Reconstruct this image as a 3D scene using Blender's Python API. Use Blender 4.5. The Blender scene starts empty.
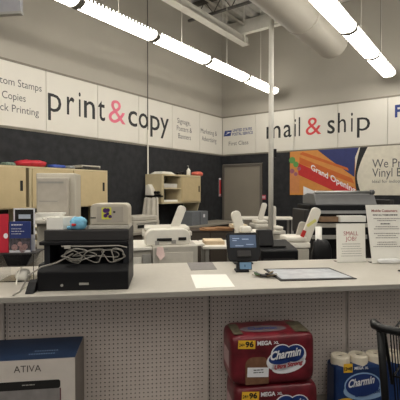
import bpy, bmesh, math, random
from mathutils import Vector, Matrix, Euler
random.seed(7)
S = bpy.context.scene
COL = S.collection
PI = math.pi
R = math.radians

# ------------------------------------------------------------------ camera
CAMZ = 1.55
PITCH = R(1.13)
FP = 407.0
cd = bpy.data.cameras.new('camera'); cam = bpy.data.objects.new('camera', cd); COL.objects.link(cam)
cam.location = (0, 0, CAMZ); cam.rotation_euler = (PI/2 - PITCH, 0, 0)
cd.sensor_width = 36; cd.sensor_fit = 'HORIZONTAL'; cd.lens = 36*FP/400; cd.clip_start = .05; cd.clip_end = 100
S.camera = cam

def P(px, py, Y):
    """real place that a pixel of the photograph shows at distance Y"""
    d = Vector(((px-200)/FP, 1, -(py-200)/FP))
    c, s = math.cos(PITCH), math.sin(PITCH)
    d = Vector((d.x, d.y*c + d.z*s, -d.y*s + d.z*c))
    k = Y/d.y
    return Vector((d.x*k, Y, CAMZ + d.z*k))

# ------------------------------------------------------------------ materials
def lin(c):
    return tuple(((v/255)/12.92 if v/255 <= .04045 else ((v/255+.055)/1.055)**2.4) for v in c)
MC = {}
def mat(name, rgb, rough=.55, metal=0., noise=.06, scale=14, bump=0., spec=.4, trans=0, emit=0, coat=0):
    if name in MC: return MC[name]
    m = bpy.data.materials.new(name); m.use_nodes = True
    nt = m.node_tree; b = nt.nodes['Principled BSDF']
    c = lin(rgb)
    b.inputs['Roughness'].default_value = rough
    b.inputs['Metallic'].default_value = metal
    b.inputs['Specular IOR Level'].default_value = spec
    b.inputs['Transmission Weight'].default_value = trans
    b.inputs['Coat Weight'].default_value = coat
    if emit:
        b.inputs['Emission Color'].default_value = (*c, 1); b.inputs['Emission Strength'].default_value = emit
    if trans:
        b.inputs['IOR'].default_value = 1.1
    tc = nt.nodes.new('ShaderNodeTexCoord'); nz = nt.nodes.new('ShaderNodeTexNoise')
    nz.inputs['Scale'].default_value = scale; nz.inputs['Detail'].default_value = 4
    nt.links.new(tc.outputs['Object'], nz.inputs['Vector'])
    rp = nt.nodes.new('ShaderNodeMapRange')
    rp.inputs['From Min'].default_value = .3; rp.inputs['From Max'].default_value = .7
    rp.inputs['To Min'].default_value = 1-noise; rp.inputs['To Max'].default_value = 1+noise
    nt.links.new(nz.outputs['Fac'], rp.inputs['Value'])
    mx = nt.nodes.new('ShaderNodeVectorMath'); mx.operation = 'SCALE'
    mx.inputs[0].default_value = c
    nt.links.new(rp.outputs['Result'], mx.inputs['Scale'])
    nt.links.new(mx.outputs['Vector'], b.inputs['Base Color'])
    if bump:
        bp = nt.nodes.new('ShaderNodeBump'); bp.inputs['Strength'].default_value = bump; bp.inputs['Distance'].default_value = .01
        nt.links.new(nz.outputs['Fac'], bp.inputs['Height']); nt.links.new(bp.outputs['Normal'], b.inputs['Normal'])
    MC[name] = m
    return m

wall_m   = mat('wall_paint', (171,166,155), .85, noise=.03, scale=2)
panel_m  = mat('sign_panel_white', (214,210,200), .5, noise=.02, scale=3)
blackwl  = mat('black_wall_covering', (36,37,40), .8, noise=.35, scale=9, bump=.3)
floor_m  = mat('floor_carpet', (92,88,84), .95, noise=.2, scale=40)
deck_m   = mat('roof_deck_steel', (186,184,178), .6, noise=.12, scale=4)
beam_m   = mat('painted_steel_white', (206,203,194), .5, noise=.04)
duct_m   = mat('duct_paint', (164,159,148), .55, noise=.03, scale=3)
joist_m  = mat('dark_joist', (84,82,78), .6)
fixt_m   = mat('fixture_white_metal', (215,212,205), .4)
fixg_m   = mat('fixture_joint_grey', (120,116,108), .5)
text_m   = mat('lettering_black', (28,28,30), .5)
textg_m  = mat('lettering_grey', (84,84,86), .5)
pink_m   = mat('lettering_pink', (222,112,134), .5)
red_m    = mat('lettering_red', (204,62,66), .5)
blue_m   = mat('postal_blue', (30,52,120), .5)
tan_m    = mat('cabinet_tan', (188,170,132), .6, noise=.04)
tan2_m   = mat('cabinet_tan_pale', (196,182,148), .6, noise=.04)
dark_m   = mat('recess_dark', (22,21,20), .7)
blk_m    = mat('black_plastic', (15,15,18), .5, noise=.1, spec=.25)
blk2_m   = mat('dark_grey_plastic', (44,42,42), .6, noise=.1)
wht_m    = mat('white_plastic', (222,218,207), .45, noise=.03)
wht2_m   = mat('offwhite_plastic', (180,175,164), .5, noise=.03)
gry_m    = mat('grey_plastic', (150,148,142), .5, noise=.05)
stl_m    = mat('brushed_steel', (170,170,168), .35, metal=.8, noise=.1)
gbox_m   = mat('bluish_grey_metal', (112,116,120), .5, noise=.08)
lam_m    = mat('counter_laminate', (180,175,165), .42, noise=.03, scale=30)
edge_m   = mat('counter_edge', (150,146,138), .5, noise=.05)
peg_m    = mat('pegboard_beige', (208,197,189), .75, noise=.04)
hole_m   = mat('pegboard_backing', (30,28,27), .9)
slot_m   = mat('upright_steel', (190,180,172), .5)
paper_m  = mat('paper_white', (232,230,222), .8, noise=.02)
paperp_m = mat('paper_pinkish', (222,196,190), .8)
brown_m  = mat('cardboard_brown', (150,112,78), .85, noise=.15)
wood_m   = mat('table_top_dark', (58,50,46), .5, noise=.2)
door_m   = mat('door_taupe', (136,129,117), .6, noise=.04, scale=3)
screen_m = mat('screen_blue', (62,82,112), .3, emit=.05)
screen2_m= mat('small_screen_blue', (100,130,156), .3, emit=.12)
brred_m  = mat('brochure_red', (190,36,56), .5)
brblue_m = mat('brochure_blue', (36,52,112), .5)
pkred_m  = mat('pack_film_red', (98,24,34), .35, noise=.5, scale=9)
pkdk_m   = mat('pack_film_maroon', (84,30,34), .4, noise=.5, scale=16)
pkblue_m = mat('pack_film_blue', (26,52,98), .3, noise=.2, scale=7)
pkyel_m  = mat('pack_yellow', (226,178,50), .5)
logob_m  = mat('logo_blue', (28,52,110), .4)
logow_m  = mat('logo_white', (222,222,226), .5)
logor_m  = mat('logo_red', (160,30,44), .5)
tissue_m = mat('tissue_white', (226,216,196), .8, noise=.05, bump=.2)
navy_m   = mat('carton_navy', (30,50,80), .5, noise=.15, scale=6)
carton_m = mat('carton_white', (196,188,180), .6, noise=.04)
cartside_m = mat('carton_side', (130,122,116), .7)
cabl_m   = mat('cable_grey', (140,136,128), .5)
cart_m   = mat('cart_black', (12,13,15), .4, noise=.1, spec=.3)
yel_m    = mat('sticker_yellow', (214,214,80), .5)
pur_m    = mat('sticker_purple', (74,40,100), .5)
lblue_m  = mat('plush_light_blue', (120,180,210), .85, noise=.15, scale=60, bump=.3)
orange_m = mat('poster_orange', (200,134,66), .5)
orange2_m= mat('poster_deep_orange', (190,96,40), .5)
porred_m = mat('poster_red', (184,44,44), .5)
pnavy_m  = mat('poster_navy', (44,52,104), .5)
pgreen_m = mat('poster_green', (92,146,76), .5)
pcream_m = mat('poster_cream', (214,208,192), .5)
pblk_m   = mat('poster_black', (26,26,28), .5)
glare_m   = mat('glare_white', (226,226,224), .25, noise=.05, trans=0)
bagred_m = mat('bag_red', (176,36,50), .4, noise=.2, scale=30)
bagblue_m= mat('bag_blue', (48,72,150), .4, noise=.3, scale=40)
peach_m  = mat('bag_coral', (216,110,92), .5, noise=.2, scale=30)

def glass_mat():
    m = bpy.data.materials.new('clear_acrylic'); m.use_nodes = True
    nt = m.node_tree; b = nt.nodes['Principled BSDF']
    b.inputs['Base Color'].default_value = (.9,.9,.9,1); b.inputs['Roughness'].default_value = .08
    b.inputs['Transmission Weight'].default_value = 1; b.inputs['IOR'].default_value = 1.15
    return m
glass_m = glass_mat()

def emit_mat(name, rgb, s):
    m = bpy.data.materials.new(name); m.use_nodes = True
    nt = m.node_tree; b = nt.nodes['Principled BSDF']
    b.inputs['Base Color'].default_value = (.8,.8,.8,1)
    b.inputs['Emission Color'].default_value = (*lin(rgb),1); b.inputs['Emission Strength'].default_value = s
    return m
lamp_m = emit_mat('lit_diffuser', (255,249,238), 15.0)

# ------------------------------------------------------------------ mesh builder
class MB:
    def __init__(s): s.v=[]; s.f=[]
    def add(s, vs, fs):
        n=len(s.v); s.v += [tuple(v) for v in vs]; s.f += [tuple(i+n for i in f) for f in fs]; return s
    def box(s, x0,x1,y0,y1,z0,z1, rot=None, piv=None):
        vs=[Vector((x,y,z)) for x in (x0,x1) for y in (y0,y1) for z in (z0,z1)]
        if rot:
            p=Vector(piv) if piv else Vector(((x0+x1)/2,(y0+y1)/2,(z0+z1)/2))
            M=Euler(rot).to_matrix(); vs=[M@(v-p)+p for v in vs]
        return s.add(vs,[(0,1,3,2),(4,6,7,5),(0,4,5,1),(2,3,7,6),(0,2,6,4),(1,5,7,3)])
    def tube(s, pts, r, n=8, closed=False):
        pts=[Vector(p) for p in pts]; N=len(pts); rings=[]
        rr = r if isinstance(r,(list,tuple)) else [r]*N
        prev=None
        for i,p in enumerate(pts):
            if closed: t=pts[(i+1)%N]-pts[i-1]
            elif i==0: t=pts[1]-pts[0]
            elif i==N-1: t=pts[-1]-pts[-2]
            else: t=(pts[i+1]-pts[i]).normalized()+(pts[i]-pts[i-1]).normalized()
            t=t.normalized() if t.length>1e-9 else Vector((0,0,1))
            a = prev if prev is not None else (Vector((0,0,1)) if abs(t.z)<.9 else Vector((1,0,0)))
            u=(a-t*a.dot(t))
            u=u.normalized() if u.length>1e-6 else t.orthogonal().normalized()
            prev=u; w=t.cross(u)
            rings.append([p+(u*math.cos(2*PI*k/n)+w*math.sin(2*PI*k/n))*rr[i] for k in range(n)])
        vs=[v for rg in rings for v in rg]; fs=[]
        for i in range(N if closed else N-1):
            j=(i+1)%N
            for k in range(n):
                fs.append((i*n+k, i*n+(k+1)%n, j*n+(k+1)%n, j*n+k))
        if not closed:
            fs.append(tuple(reversed(range(n)))); fs.append(tuple((N-1)*n+k for k in range(n)))
        return s.add(vs,fs)
    def lathe(s, prof, c=(0,0,0), n=16, axis='z'):
        vs=[]; fs=[]
        for r,h in prof:
            for k in range(n):
                a=2*PI*k/n; x,y=r*math.cos(a),r*math.sin(a)
                v=(x,y,h) if axis=='z' else ((x,h,y) if axis=='y' else (h,x,y))
                vs.append((v[0]+c[0],v[1]+c[1],v[2]+c[2]))
        for i in range(len(prof)-1):
            for k in range(n): fs.append((i*n+k,i*n+(k+1)%n,(i+1)*n+(k+1)%n,(i+1)*n+k))
        fs.append(tuple(range(n))); fs.append(tuple((len(prof)-1)*n+k for k in range(n)))
        return s.add(vs,fs)
    def prism_y(s, poly, y0, y1):      # polygon in x,z
        n=len(poly); vs=[(x,y0,z) for x,z in poly]+[(x,y1,z) for x,z in poly]
        fs=[tuple(range(n)),tuple(reversed(range(n,2*n)))]+[(i,(i+1)%n,n+(i+1)%n,n+i) for i in range(n)]
        return s.add(vs,fs)
    def prism_x(s, poly, x0, x1):      # polygon in y,z
        n=len(poly); vs=[(x0,y,z) for y,z in poly]+[(x1,y,z) for y,z in poly]
        fs=[tuple(range(n)),tuple(reversed(range(n,2*n)))]+[(i,(i+1)%n,n+(i+1)%n,n+i) for i in range(n)]
        return s.add(vs,fs)
    def prism_z(s, poly, z0, z1):
        n=len(poly); vs=[(x,y,z0) for x,y in poly]+[(x,y,z1) for x,y in poly]
        fs=[tuple(range(n)),tuple(reversed(range(n,2*n)))]+[(i,(i+1)%n,n+(i+1)%n,n+i) for i in range(n)]
        return s.add(vs,fs)
    def rbox(s, x0,x1,z0,z1, r, y0,y1, n=6, corners=(1,1,1,1)):   # rounded rectangle in x,z
        poly=[]
        for (cx,cz,a0,use,qx,qz) in ((x1-r,z1-r,0,corners[1],x1,z1),(x0+r,z1-r,90,corners[0],x0,z1),(x0+r,z0+r,180,corners[2],x0,z0),(x1-r,z0+r,270,corners[3],x1,z0)):
            if use: poly += [(cx+r*math.cos(R(a0+90*k/n)), cz+r*math.sin(R(a0+90*k/n))) for k in range(n+1)]
            else: poly.append((qx,qz))
        return s.prism_y(poly,y0,y1)
    def build(s, name, m, parent=None, bevel=0, smooth=False, label=None, loc=None, rot=None):
        me=bpy.data.meshes.new(name); me.from_pydata(s.v,[],s.f); me.validate()
        bm=bmesh.new(); bm.from_mesh(me); bmesh.ops.recalc_face_normals(bm,faces=bm.faces); bm.to_mesh(me); bm.free()
        me.materials.append(m)
        o=bpy.data.objects.new(name,me); COL.objects.link(o)
        if parent: o.parent=parent
        if loc: o.location=loc
        if rot: o.rotation_euler=rot
        if bevel:
            b=o.modifiers.new('b','BEVEL'); b.width=bevel; b.segments=2; b.limit_method='ANGLE'
        if smooth:
            for p in me.polygons: p.use_smooth=True
        if label: o['label']=label
        return o

def tag(o,label,cat,group=None):
    o['label']=label; o['category']=cat
    if group: o['group']=group
    return o
def thing(name,label,cat,loc=(0,0,0),rz=0,group=None):
    o=bpy.data.objects.new(name,None); COL.objects.link(o); o.empty_display_size=.1
    o.location=loc; o.rotation_euler=(0,0,rz)
    return tag(o,label,cat,group)
def struct(name,mb,m,loc=None,rz=None,parent=None,bevel=0):
    o=mb.build(name,m,parent,bevel=bevel,loc=loc,rot=(0,0,rz) if rz is not None else None)
    if not parent: o['kind']='structure'
    return o

# text ------------------------------------------------------------
TC={}
def glyphs(body,bold=0.):
    k=(body,bold)
    if k in TC: return TC[k]
    cu=bpy.data.curves.new('t','FONT'); cu.body=body; cu.size=1; cu.offset=bold; cu.resolution_u=3; cu.fill_mode='FRONT'
    o=bpy.data.objects.new('t',cu); COL.objects.link(o)
    dg=bpy.context.evaluated_depsgraph_get(); dg.update()
    me=bpy.data.meshes.new_from_object(o.evaluated_get(dg))
    vs=[tuple(v.co) for v in me.vertices]; fs=[tuple(p.vertices) for p in me.polygons]
    bpy.data.objects.remove(o); bpy.data.curves.remove(cu); bpy.data.meshes.remove(me)
    TC[k]=(vs,fs); return TC[k]
XH=max(v[1] for v in glyphs('x')[0]); CH=max(v[1] for v in glyphs('H')[0])
def text(mb,body,x0,x1,z,cap=None,xh=None,y=0,bold=0.,shear=0.,slope=0.,flat=False):
    vs,fs=glyphs(body,bold)
    a=min(v[0] for v in vs); b=max(v[0] for v in vs)
    kx=(x1-x0)/(b-a); kz = cap/CH if cap else xh/XH
    if flat: mb.add([(x0+(v[0]-a)*kx+shear*v[1]*kz, z+v[1]*kz, y) for v in vs],fs)
    else: mb.add([(x0+(v[0]-a)*kx+shear*v[1]*kz, y, z+v[1]*kz+slope*(v[0]-a)*kx) for v in vs],fs)
    return mb
def lines(mb,x0,x1,zs,h,y,center=True,seed=1):   # rows of small unreadable print
    rr=random.Random(seed)
    for z in zs:
        w=(x1-x0)*rr.uniform(.65,1); c=(x0+x1)/2; xa=c-w/2 if center else x0; xb=xa+w; x=xa
        while x<xb:
            d=rr.uniform(.006,.018); mb.box(x,min(x+d,xb),y-.0004,y,z,z+h); x+=d+.003
    return mb

# ------------------------------------------------------------------ room frames
C0=Vector((.51,9.5,0)); DL=Vector((.588,.809,0)).normalized(); DR=Vector((.809,-.588,0)).normalized()
AL=math.atan2(DL.y,DL.x); AR=math.atan2(DR.y,DR.x)
def Lp(t,d=0,z=0): return C0-DL*t+DR*d+Vector((0,0,z))      # on the print-and-copy wall, d out of the wall
def Rp(s,d=0,z=0): return C0+DR*s-DL*d+Vector((0,0,z))      # on the mail-and-ship wall
def TL(px,d=0):
    a=(200-px)/FP; c=C0+DR*d; return (c.x+a*c.y)/(DL.x+a*DL.y)
def TR(px,d=0):
    b=(px-200)/FP; c=C0-DL*d; return (b*c.y-c.x)/(DR.x-b*DR.y)
ZC=5.33
def LZ(px,py,d=0):      # height above the floor of a pixel on the left wall plane
    p=Lp(TL(px,d),d); return P(px,py,p.y).z
def RZ(px,py,d=0):
    p=Rp(TR(px,d),d); return P(px,py,p.y).z
ZB,ZT=2.41,3.25

m=MB(); m.box(-14,.15,0,.15,0,ZC+.3); struct('wall_left',m,wall_m,C0,AL)
m=MB(); m.box(-.15,12,0,.15,0,ZC+.3); struct('wall_right',m,wall_m,C0,AR)
m=MB(); m.box(-.15,12,-14,.15,-.1,0); struct('floor',m,floor_m,C0,AR)
# corrugated roof deck, ribs parallel to the left wall
m=MB(); prof=[]; x=-.1; 
while x<12.1:
    prof += [(x,0),(x+.08,0),(x+.12,.06),(x+.2,.06)]; x+=.24
n=len(prof)
m.add([(a,-14,ZC+b) for a,b in prof]+[(a,.1,ZC+b) for a,b in prof],[(i,i+1,n+i+1,n+i) for i in range(n-1)])
m.box(-.15,12.2,-14,.15,ZC+.1,ZC+.14)
struct('ceiling',m,deck_m,C0,AR)
# black covering on the lower walls
m=MB(); m.box(-14,-.02,-.02,0,0,ZB-.01); struct('trim_1',m,blackwl,C0,AL)
m=MB(); m.box(.02,.03,-.02,0,0,ZB-.01).box(1.07,12,-.02,0,0,ZB-.01).box(.03,1.07,-.02,0,2.19,ZB-.01); struct('trim_2',m,blackwl,C0,AR)
# slim rails above and below the sign panels
rail_m=mat('rail_grey',(128,122,110),.6)
m=MB(); m.box(-14,-.03,-.035,0,ZT+.003,ZT+.03).box(-14,-.03,-.03,-.022,ZB-.03,ZB-.005); struct('trim_3',m,rail_m,C0,AL)
m=MB(); m.box(.03,12,-.035,0,ZT+.003,ZT+.03).box(.03,12,-.03,-.022,ZB-.03,ZB-.005); struct('trim_4',m,rail_m,C0,AR)
# door in right wall
m=MB(); m.box(.09,1.01,-.03,-.005,.01,2.12); d=struct('door_1',m,door_m,C0,AR)
m=MB(); m.box(.04,.09,-.045,0,0,2.17).box(1.01,1.06,-.045,0,0,2.17).box(.09,1.01,-.045,0,2.12,2.17); struct('door_frame',m,mat('door_frame_taupe',(96,91,84),.6),parent=d)
m=MB(); m.tube([(.95,-.035,1.0),(.95,-.09,1.0),(.85,-.09,1.0)],.012); struct('door_handle',m,stl_m,parent=d)
# baseboards
m=MB(); m.box(-14,-.05,-.03,-.02,0,.1); struct('baseboard_left',m,blk_m,C0,AL)
m=MB(); m.box(1.07,12,-.03,-.02,0,.1); struct('baseboard_right',m,blk_m,C0,AR)

# ------------------------------------------------------------------ sign panels
WL,WR=.92,.895
def lpanel(i,label,cols):
    x1=-i*WL-(.04 if i==0 else .004); x0=-(i+1)*WL+.004
    t=thing('sign_panel',label,'wall sign',Lp((i+1)*WL,0,ZB),AL,'white sign panels on the print and copy wall')
    ox=(i+1)*WL
    MB().box(x0+ox,x1+ox,-.034,-.001,0,ZT-ZB).build('panel',panel_m,t,bevel=.004)
    for (mt,items,nm) in cols:
        for it in items:
            mb=MB(); it(mb,ox); mb.build(nm,mt,t)
    return t
YL=-.0355
def LT(body,pa,pb,z,cap=None,xh=None,bold=0.):
    return lambda mb,ox: text(mb,body,-TL(pa)+ox,-TL(pb)+ox,z-ZB,cap=cap,xh=xh,y=YL,bold=bold)
BZ=2.70
lpanel(5,'white wall panel at left end reading Custom Stamps, Copies, Quick Printing',[(textg_m,[LT('Custom Stamps',-16,41,2.945,cap=.095),LT('Copies',1.5,25,2.76,cap=.095),LT('Quick Printing',-16,38,2.60,cap=.095)],'lettering')])
lpanel(4,'white wall panel with the black letters p r i n',[(text_m,[LT('p',47.2,60.5,BZ,xh=.255,bold=-.002),LT('r',66,73.5,BZ,xh=.255,bold=.006),LT('i',77.8,79.8,BZ,xh=.255,bold=.006),LT('n',83,94,BZ,xh=.255,bold=.006)],'lettering')])
lpanel(3,'white wall panel with t, a pink ampersand and c',[(text_m,[LT('t',97,104,BZ,xh=.255,bold=.005),LT('c',127,136,BZ,xh=.255,bold=.005)],'lettering'),(pink_m,[LT('&',107.5,124.5,BZ,cap=.385,bold=.0)],'ampersand')])
lpanel(2,'white wall panel with the black letters o p y',[(text_m,[LT('o',137.5,147,BZ,xh=.255,bold=.005),LT('p',149,158.5,BZ,xh=.255,bold=.005),LT('y',159,167.5,BZ,xh=.255,bold=.005)],'lettering')])
lpanel(1,'white wall panel reading Signage, Posters & Banners',[(textg_m,[LT('Signage,',176,189,2.925,cap=.1),LT('Posters &',175.5,190.5,2.775,cap=.1),LT('Banners',177,189.5,2.625,cap=.1)],'lettering')])
lpanel(0,'white wall panel in the corner reading Marketing & Advertising',[(textg_m,[LT('Marketing &',199.5,215.5,2.82,cap=.1),LT('Advertising',200.5,215,2.66,cap=.1)],'lettering')])
def rpanel(i,label,cols):
    x0=i*WR+(.04 if i==0 else .004); x1=(i+1)*WR-.004
    t=thing('sign_panel',label,'wall sign',Rp(i*WR,0,ZB),AR,'white sign panels on the mail and ship wall')
    ox=i*WR
    MB().box(x0-ox,x1-ox,-.034,-.001,0,ZT-ZB).build('panel',panel_m,t,bevel=.004)
    for (mt,items,nm) in cols:
        for it in items:
            mb=MB(); it(mb,ox); mb.build(nm,mt,t)
    return t
def RT(body,pa,pb,z,cap=None,xh=None,bold=0.):
    return lambda mb,ox: text(mb,body,TR(pa)-ox,TR(pb)-ox,z-ZB,cap=cap,xh=xh,y=YL,bold=bold)
def usps(mb,ox):
    a,b=TR(224.5)-ox,TR(232.5)-ox; z0,z1=2.83-ZB,2.955-ZB; sh=.03
    mb.add([(a,YL,z0),(b-sh,YL,z0),(b,YL,z1),(a+sh,YL,z1)],[(0,1,2,3)])
def eagle(mb,ox):
    a,b=TR(224.5)-ox,TR(232.5)-ox; z0,z1=2.83-ZB,2.955-ZB; w=b-a; h=z1-z0
    mb.add([(a+w*.3,YL-.001,z0+h*.8),(a+w*.95,YL-.001,z0+h*.62),(a+w*.6,YL-.001,z0+h*.5),(a+w*.1,YL-.001,z0+h*.2),(a+w*.55,YL-.001,z0+h*.62)],[(0,1,2,4),(2,3,4)])
rpanel(0,'white wall panel right of the corner with blue postal logo reading First Class',[(blue_m,[usps,RT('UNITED STATES',233.5,252.5,2.915,cap=.06,bold=.02),RT('POSTAL SERVICE',233,253.5,2.83,cap=.06,bold=.02)],'logo'),(logow_m,[eagle],'logo_eagle'),(textg_m,[RT('First Class',229.5,249,2.61,cap=.09)],'lettering')])
rpanel(1,'white wall panel with the black letters m a behind the pole',[(text_m,[RT('m',267,281,BZ-.005,xh=.25,bold=.005),RT('a',284,292,BZ-.005,xh=.25,bold=.005)],'lettering')])
rpanel(2,'white wall panel with i l, a red ampersand and s',[(text_m,[RT('i',294.8,296.3,BZ-.005,xh=.25,bold=.005),RT('l',299,300.5,BZ-.005,xh=.25,bold=.005),RT('s',327.5,335,BZ-.005,xh=.25,bold=.005)],'lettering'),(red_m,[RT('&',306,321.5,BZ,cap=.35,bold=.0)],'ampersand')])
rpanel(3,'white wall panel with the black letters h i p',[(text_m,[RT('h',338,346,BZ-.005,xh=.25,bold=.0),RT('i',351,352.8,BZ-.005,xh=.25,bold=.005),RT('p',357,370,BZ-.005,xh=.25,bold=-.004)],'lettering')])
rpanel(4,'white wall panel at right edge starting with a blue F',[(blue_m,[RT('F',394.5,401,2.89,cap=.2,bold=.04),RT('ed',402,412,2.89,cap=.2,bold=.04)],'lettering')])

# ------------------------------------------------------------------ poster on right wall
x0=TR(290.5); zb,zt=1.49,2.385; PW=2.95; PH=zt-zb
t=thing('vinyl_poster','long vinyl poster reading Grand Opening and We Print Vinyl Banners','poster',Rp(x0,0,zb),AR)
MB().box(0,PW,-.035,-.022,0,PH).build('poster_sheet',pcream_m,t)
def pxl(px): return TR(px)-x0
yy=-.0356
xe=pxl(357)
def poly(pts,y,name,mt):
    mb=MB(); mb.add([(a,y,b) for a,b in pts],[tuple(range(len(pts)))]); return mb.build(name,mt,t)
poly([(0,0),(xe,0),(xe-.02,PH*.45),(xe-.03,PH*.8),(xe+.04,PH),(0,PH)],yy,'storefront_picture',orange_m)
poly([(pxl(318),PH),(xe+.04,PH),(xe-.03,PH*.8),(xe-.04,PH*.38),(pxl(330),PH*.78)],yy-.0006,'picture_sky',pnavy_m)
poly([(pxl(300),PH*.86),(pxl(352),PH*.36),(pxl(355),PH*.24),(pxl(300),PH*.72)],yy-.0006,'picture_cornice',orange2_m)
poly([(pxl(303),PH*.98),(pxl(348),PH*.58),(pxl(349),PH*.52),(pxl(300),PH*.93)],yy-.0008,'picture_cornice',orange2_m)
poly([(pxl(298),PH*.74),(pxl(356),PH*.14),(xe-.01,0),(pxl(344),0),(pxl(299),PH*.46)],yy-.0009,'picture_sign_band',porred_m)
poly([(0,PH*.05),(pxl(300),PH*.05),(pxl(300),PH*.5),(0,PH*.62)],yy-.0007,'picture_wall',mat('poster_wall',(196,130,80),.5))
poly([(pxl(304),0),(pxl(304),PH*.2),(pxl(324),0)],yy-.001,'picture_awning',logow_m)
mb=MB(); text(mb,'Grand Opening',pxl(311.5),pxl(356),PH*.57,cap=.11,y=yy-.0016,bold=.02,slope=-(PH*.53)/(pxl(356)-pxl(311.5))); mb.build('lettering',logow_m,t,label='white slanting lettering')
mb=MB()
for (a,b,rr) in ((.05,.80,.07),(.13,.70,.06)): mb.prism_y([(a+rr*math.cos(k*PI/6),PH*b+rr*math.sin(k*PI/6)) for k in range(12)],yy-.0012,yy-.0002)
mb.build('balloon',pgreen_m,t)
mb=MB()
for (a,b,rr) in ((.05,.55,.05),(.2,.6,.04),(.13,.48,.04)): mb.prism_y([(a+rr*math.cos(k*PI/6),PH*b+rr*math.sin(k*PI/6)) for k in range(12)],yy-.0016,yy-.0004)
mb.build('balloon',mat('poster_mauve',(150,90,110),.5),t)
# black swoosh
out=[]; inn=[]
for k in range(13):
    z=PH*k/12; c=xe+ .0; 
    out.append((xe-.03+.14*abs(k/12-.38)**1.6*1.4,z)); inn.append((xe+.005+.30*abs(k/12-.38)**1.5*1.3,z))
mb=MB(); n=13; mb.add([(a,yy-.0018,b) for a,b in out]+[(a,yy-.0018,b) for a,b in inn],[(i,i+1,n+i+1,n+i) for i in range(12)]); mb.build('swoosh',pblk_m,t)
mb=MB(); text(mb,'We Print',pxl(372.5),pxl(414),RZ(372,168)-zb,cap=.155,y=yy-.0006); text(mb,'Vinyl Banners',pxl(372.5),pxl(433),RZ(372,177)-zb,cap=.155,y=yy-.0006)
text(mb,'Ideal for indoor and outdoor',pxl(372.5),pxl(430),RZ(372,183)-zb,cap=.055,y=yy-.0006); mb.build('lettering',textg_m,t,label='dark grey printed lettering')

# small wall signs
t=thing('wall_sign','narrow red and white vertical sign on black wall in the corner','sign',Lp(.12,0,1.45),AL)
MB().box(-.035,.035,-.028,-.0205,0,.42).build('sign_plate',logow_m,t)
MB().box(-.035,.035,-.0286,-.028,.05,.38).box(-.02,.02,-.0286,-.028,.0,.04).build('sign_print',porred_m,t)
p=TR(264.3)
t=thing('wall_sign','small red square sign on black wall right of the grey door','sign',Rp(p,0,RZ(264,199.5)),AR)
MB().box(-.05,.05,-.028,-.0205,0,.1).build('sign_plate',mat('sign_rose',(190,70,86),.5),t)
MB().box(-.035,.035,-.0286,-.028,.03,.045).box(-.035,.035,-.0286,-.028,.06,.075).build('sign_print',logow_m,t)

# ------------------------------------------------------------------ ceiling: beams, duct, lights
def Wt(px,py,Y): return P(px,py,Y)
# long beam parallel to the left wall
a=P(246,42,8.6)
t=thing('ceiling_beam','long white steel beam ending in mid air above the corner','beam',(0,0,0))
def bar(p,q,w,h,name,parent,mt=beam_m):
    p=Vector(p);q=Vector(q);d=(q-p).normalized(); s=d.cross(Vector((0,0,1))).normalized()*w/2; u=s.cross(d).normalized()*h/2
    mb=MB(); mb.add([p-s-u,p+s-u,p+s+u,p-s+u,q-s-u,q+s-u,q+s+u,q-s+u],[(0,1,2,3),(4,7,6,5),(0,4,5,1),(1,5,6,2),(2,6,7,3),(3,7,4,0)])
    return mb.build(name,mt,parent)
bar(a,a-DL*7,.10,.14,'beam_web',t); bar(a-Vector((0,0,.075)),a-DL*7-Vector((0,0,.075)),.16,.02,'beam_flange',t)
for k in (0.9,3.2,5.5):
    q=a-DL*k; MB().tube([q+Vector((0,0,.06)),(q.x,q.y,ZC)],.012).build('hanger',beam_m,t)
def rbeam(p,q,label,w=.12,h=.14):
    t=thing('ceiling_beam',label,'beam'); bar(p,q,w,h,'beam_web',t); return t
b0=P(223,30,9.35); b0.z=min(b0.z,ZC-.1)
rbeam(Rp(.05,.12,ZC-.1),Rp(6,.12,ZC-.1),'white steel ledger beam high along the right wall')
p0=P(231,34,8.5); rbeam(p0,p0+DR*2.2+Vector((0,0,.0)),'short white cross brace beside the long beam end')
t=thing('roof_joist','dark open web roof joist under the metal deck, nearest the corner','joist')
for j,(k,tt) in enumerate(((1.4,t),(2.8,None))):
    if tt is None: tt=thing('roof_joist','dark open web roof joist under the metal deck, farther from the corner','joist')
    A=Rp(.1,k,ZC-.04);B=Rp(9,k,ZC-.04)
    bar(A,B,.1,.06,'top_chord',tt,joist_m); dn=Vector((0,0,-.28)); bar(A+dn,B+dn,.05,.04,'bottom_chord',tt,joist_m)
    mb=MB(); n=22
    for i in range(n):
        p=A.lerp(B,i/n);q=A.lerp(B,(i+.5)/n)+dn;r_=A.lerp(B,(i+1)/n); mb.tube([p,q,r_],.012,6)
    mb.build('web_rods',joist_m,tt)
t=thing('sprinkler_pipe','thin pale pipe running under the roof deck above the corner','pipe')
for k,(p,q) in enumerate(((P(200,5,7.6),P(266,33,8.9)),)):
    p=Vector((p.x,p.y,ZC-.15))-DL*4; q=p+DL*7
    MB().tube([p,q],.02).build('pipe_run',beam_m,t)
    for s_ in (.2,.5,.8):
        c=p.lerp(q,s_); MB().tube([c,(c.x,c.y,ZC)],.01).build('hanger',beam_m,t)
q=P(244,24,8.3)
tag(MB().tube([Vector((q.x,q.y,ZC)),P(245,42,8.3)-Vector((0,0,.02))],.014).build('hanging_rod',beam_m),'short thin white rod hanging beside the beam end','rod')
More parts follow.
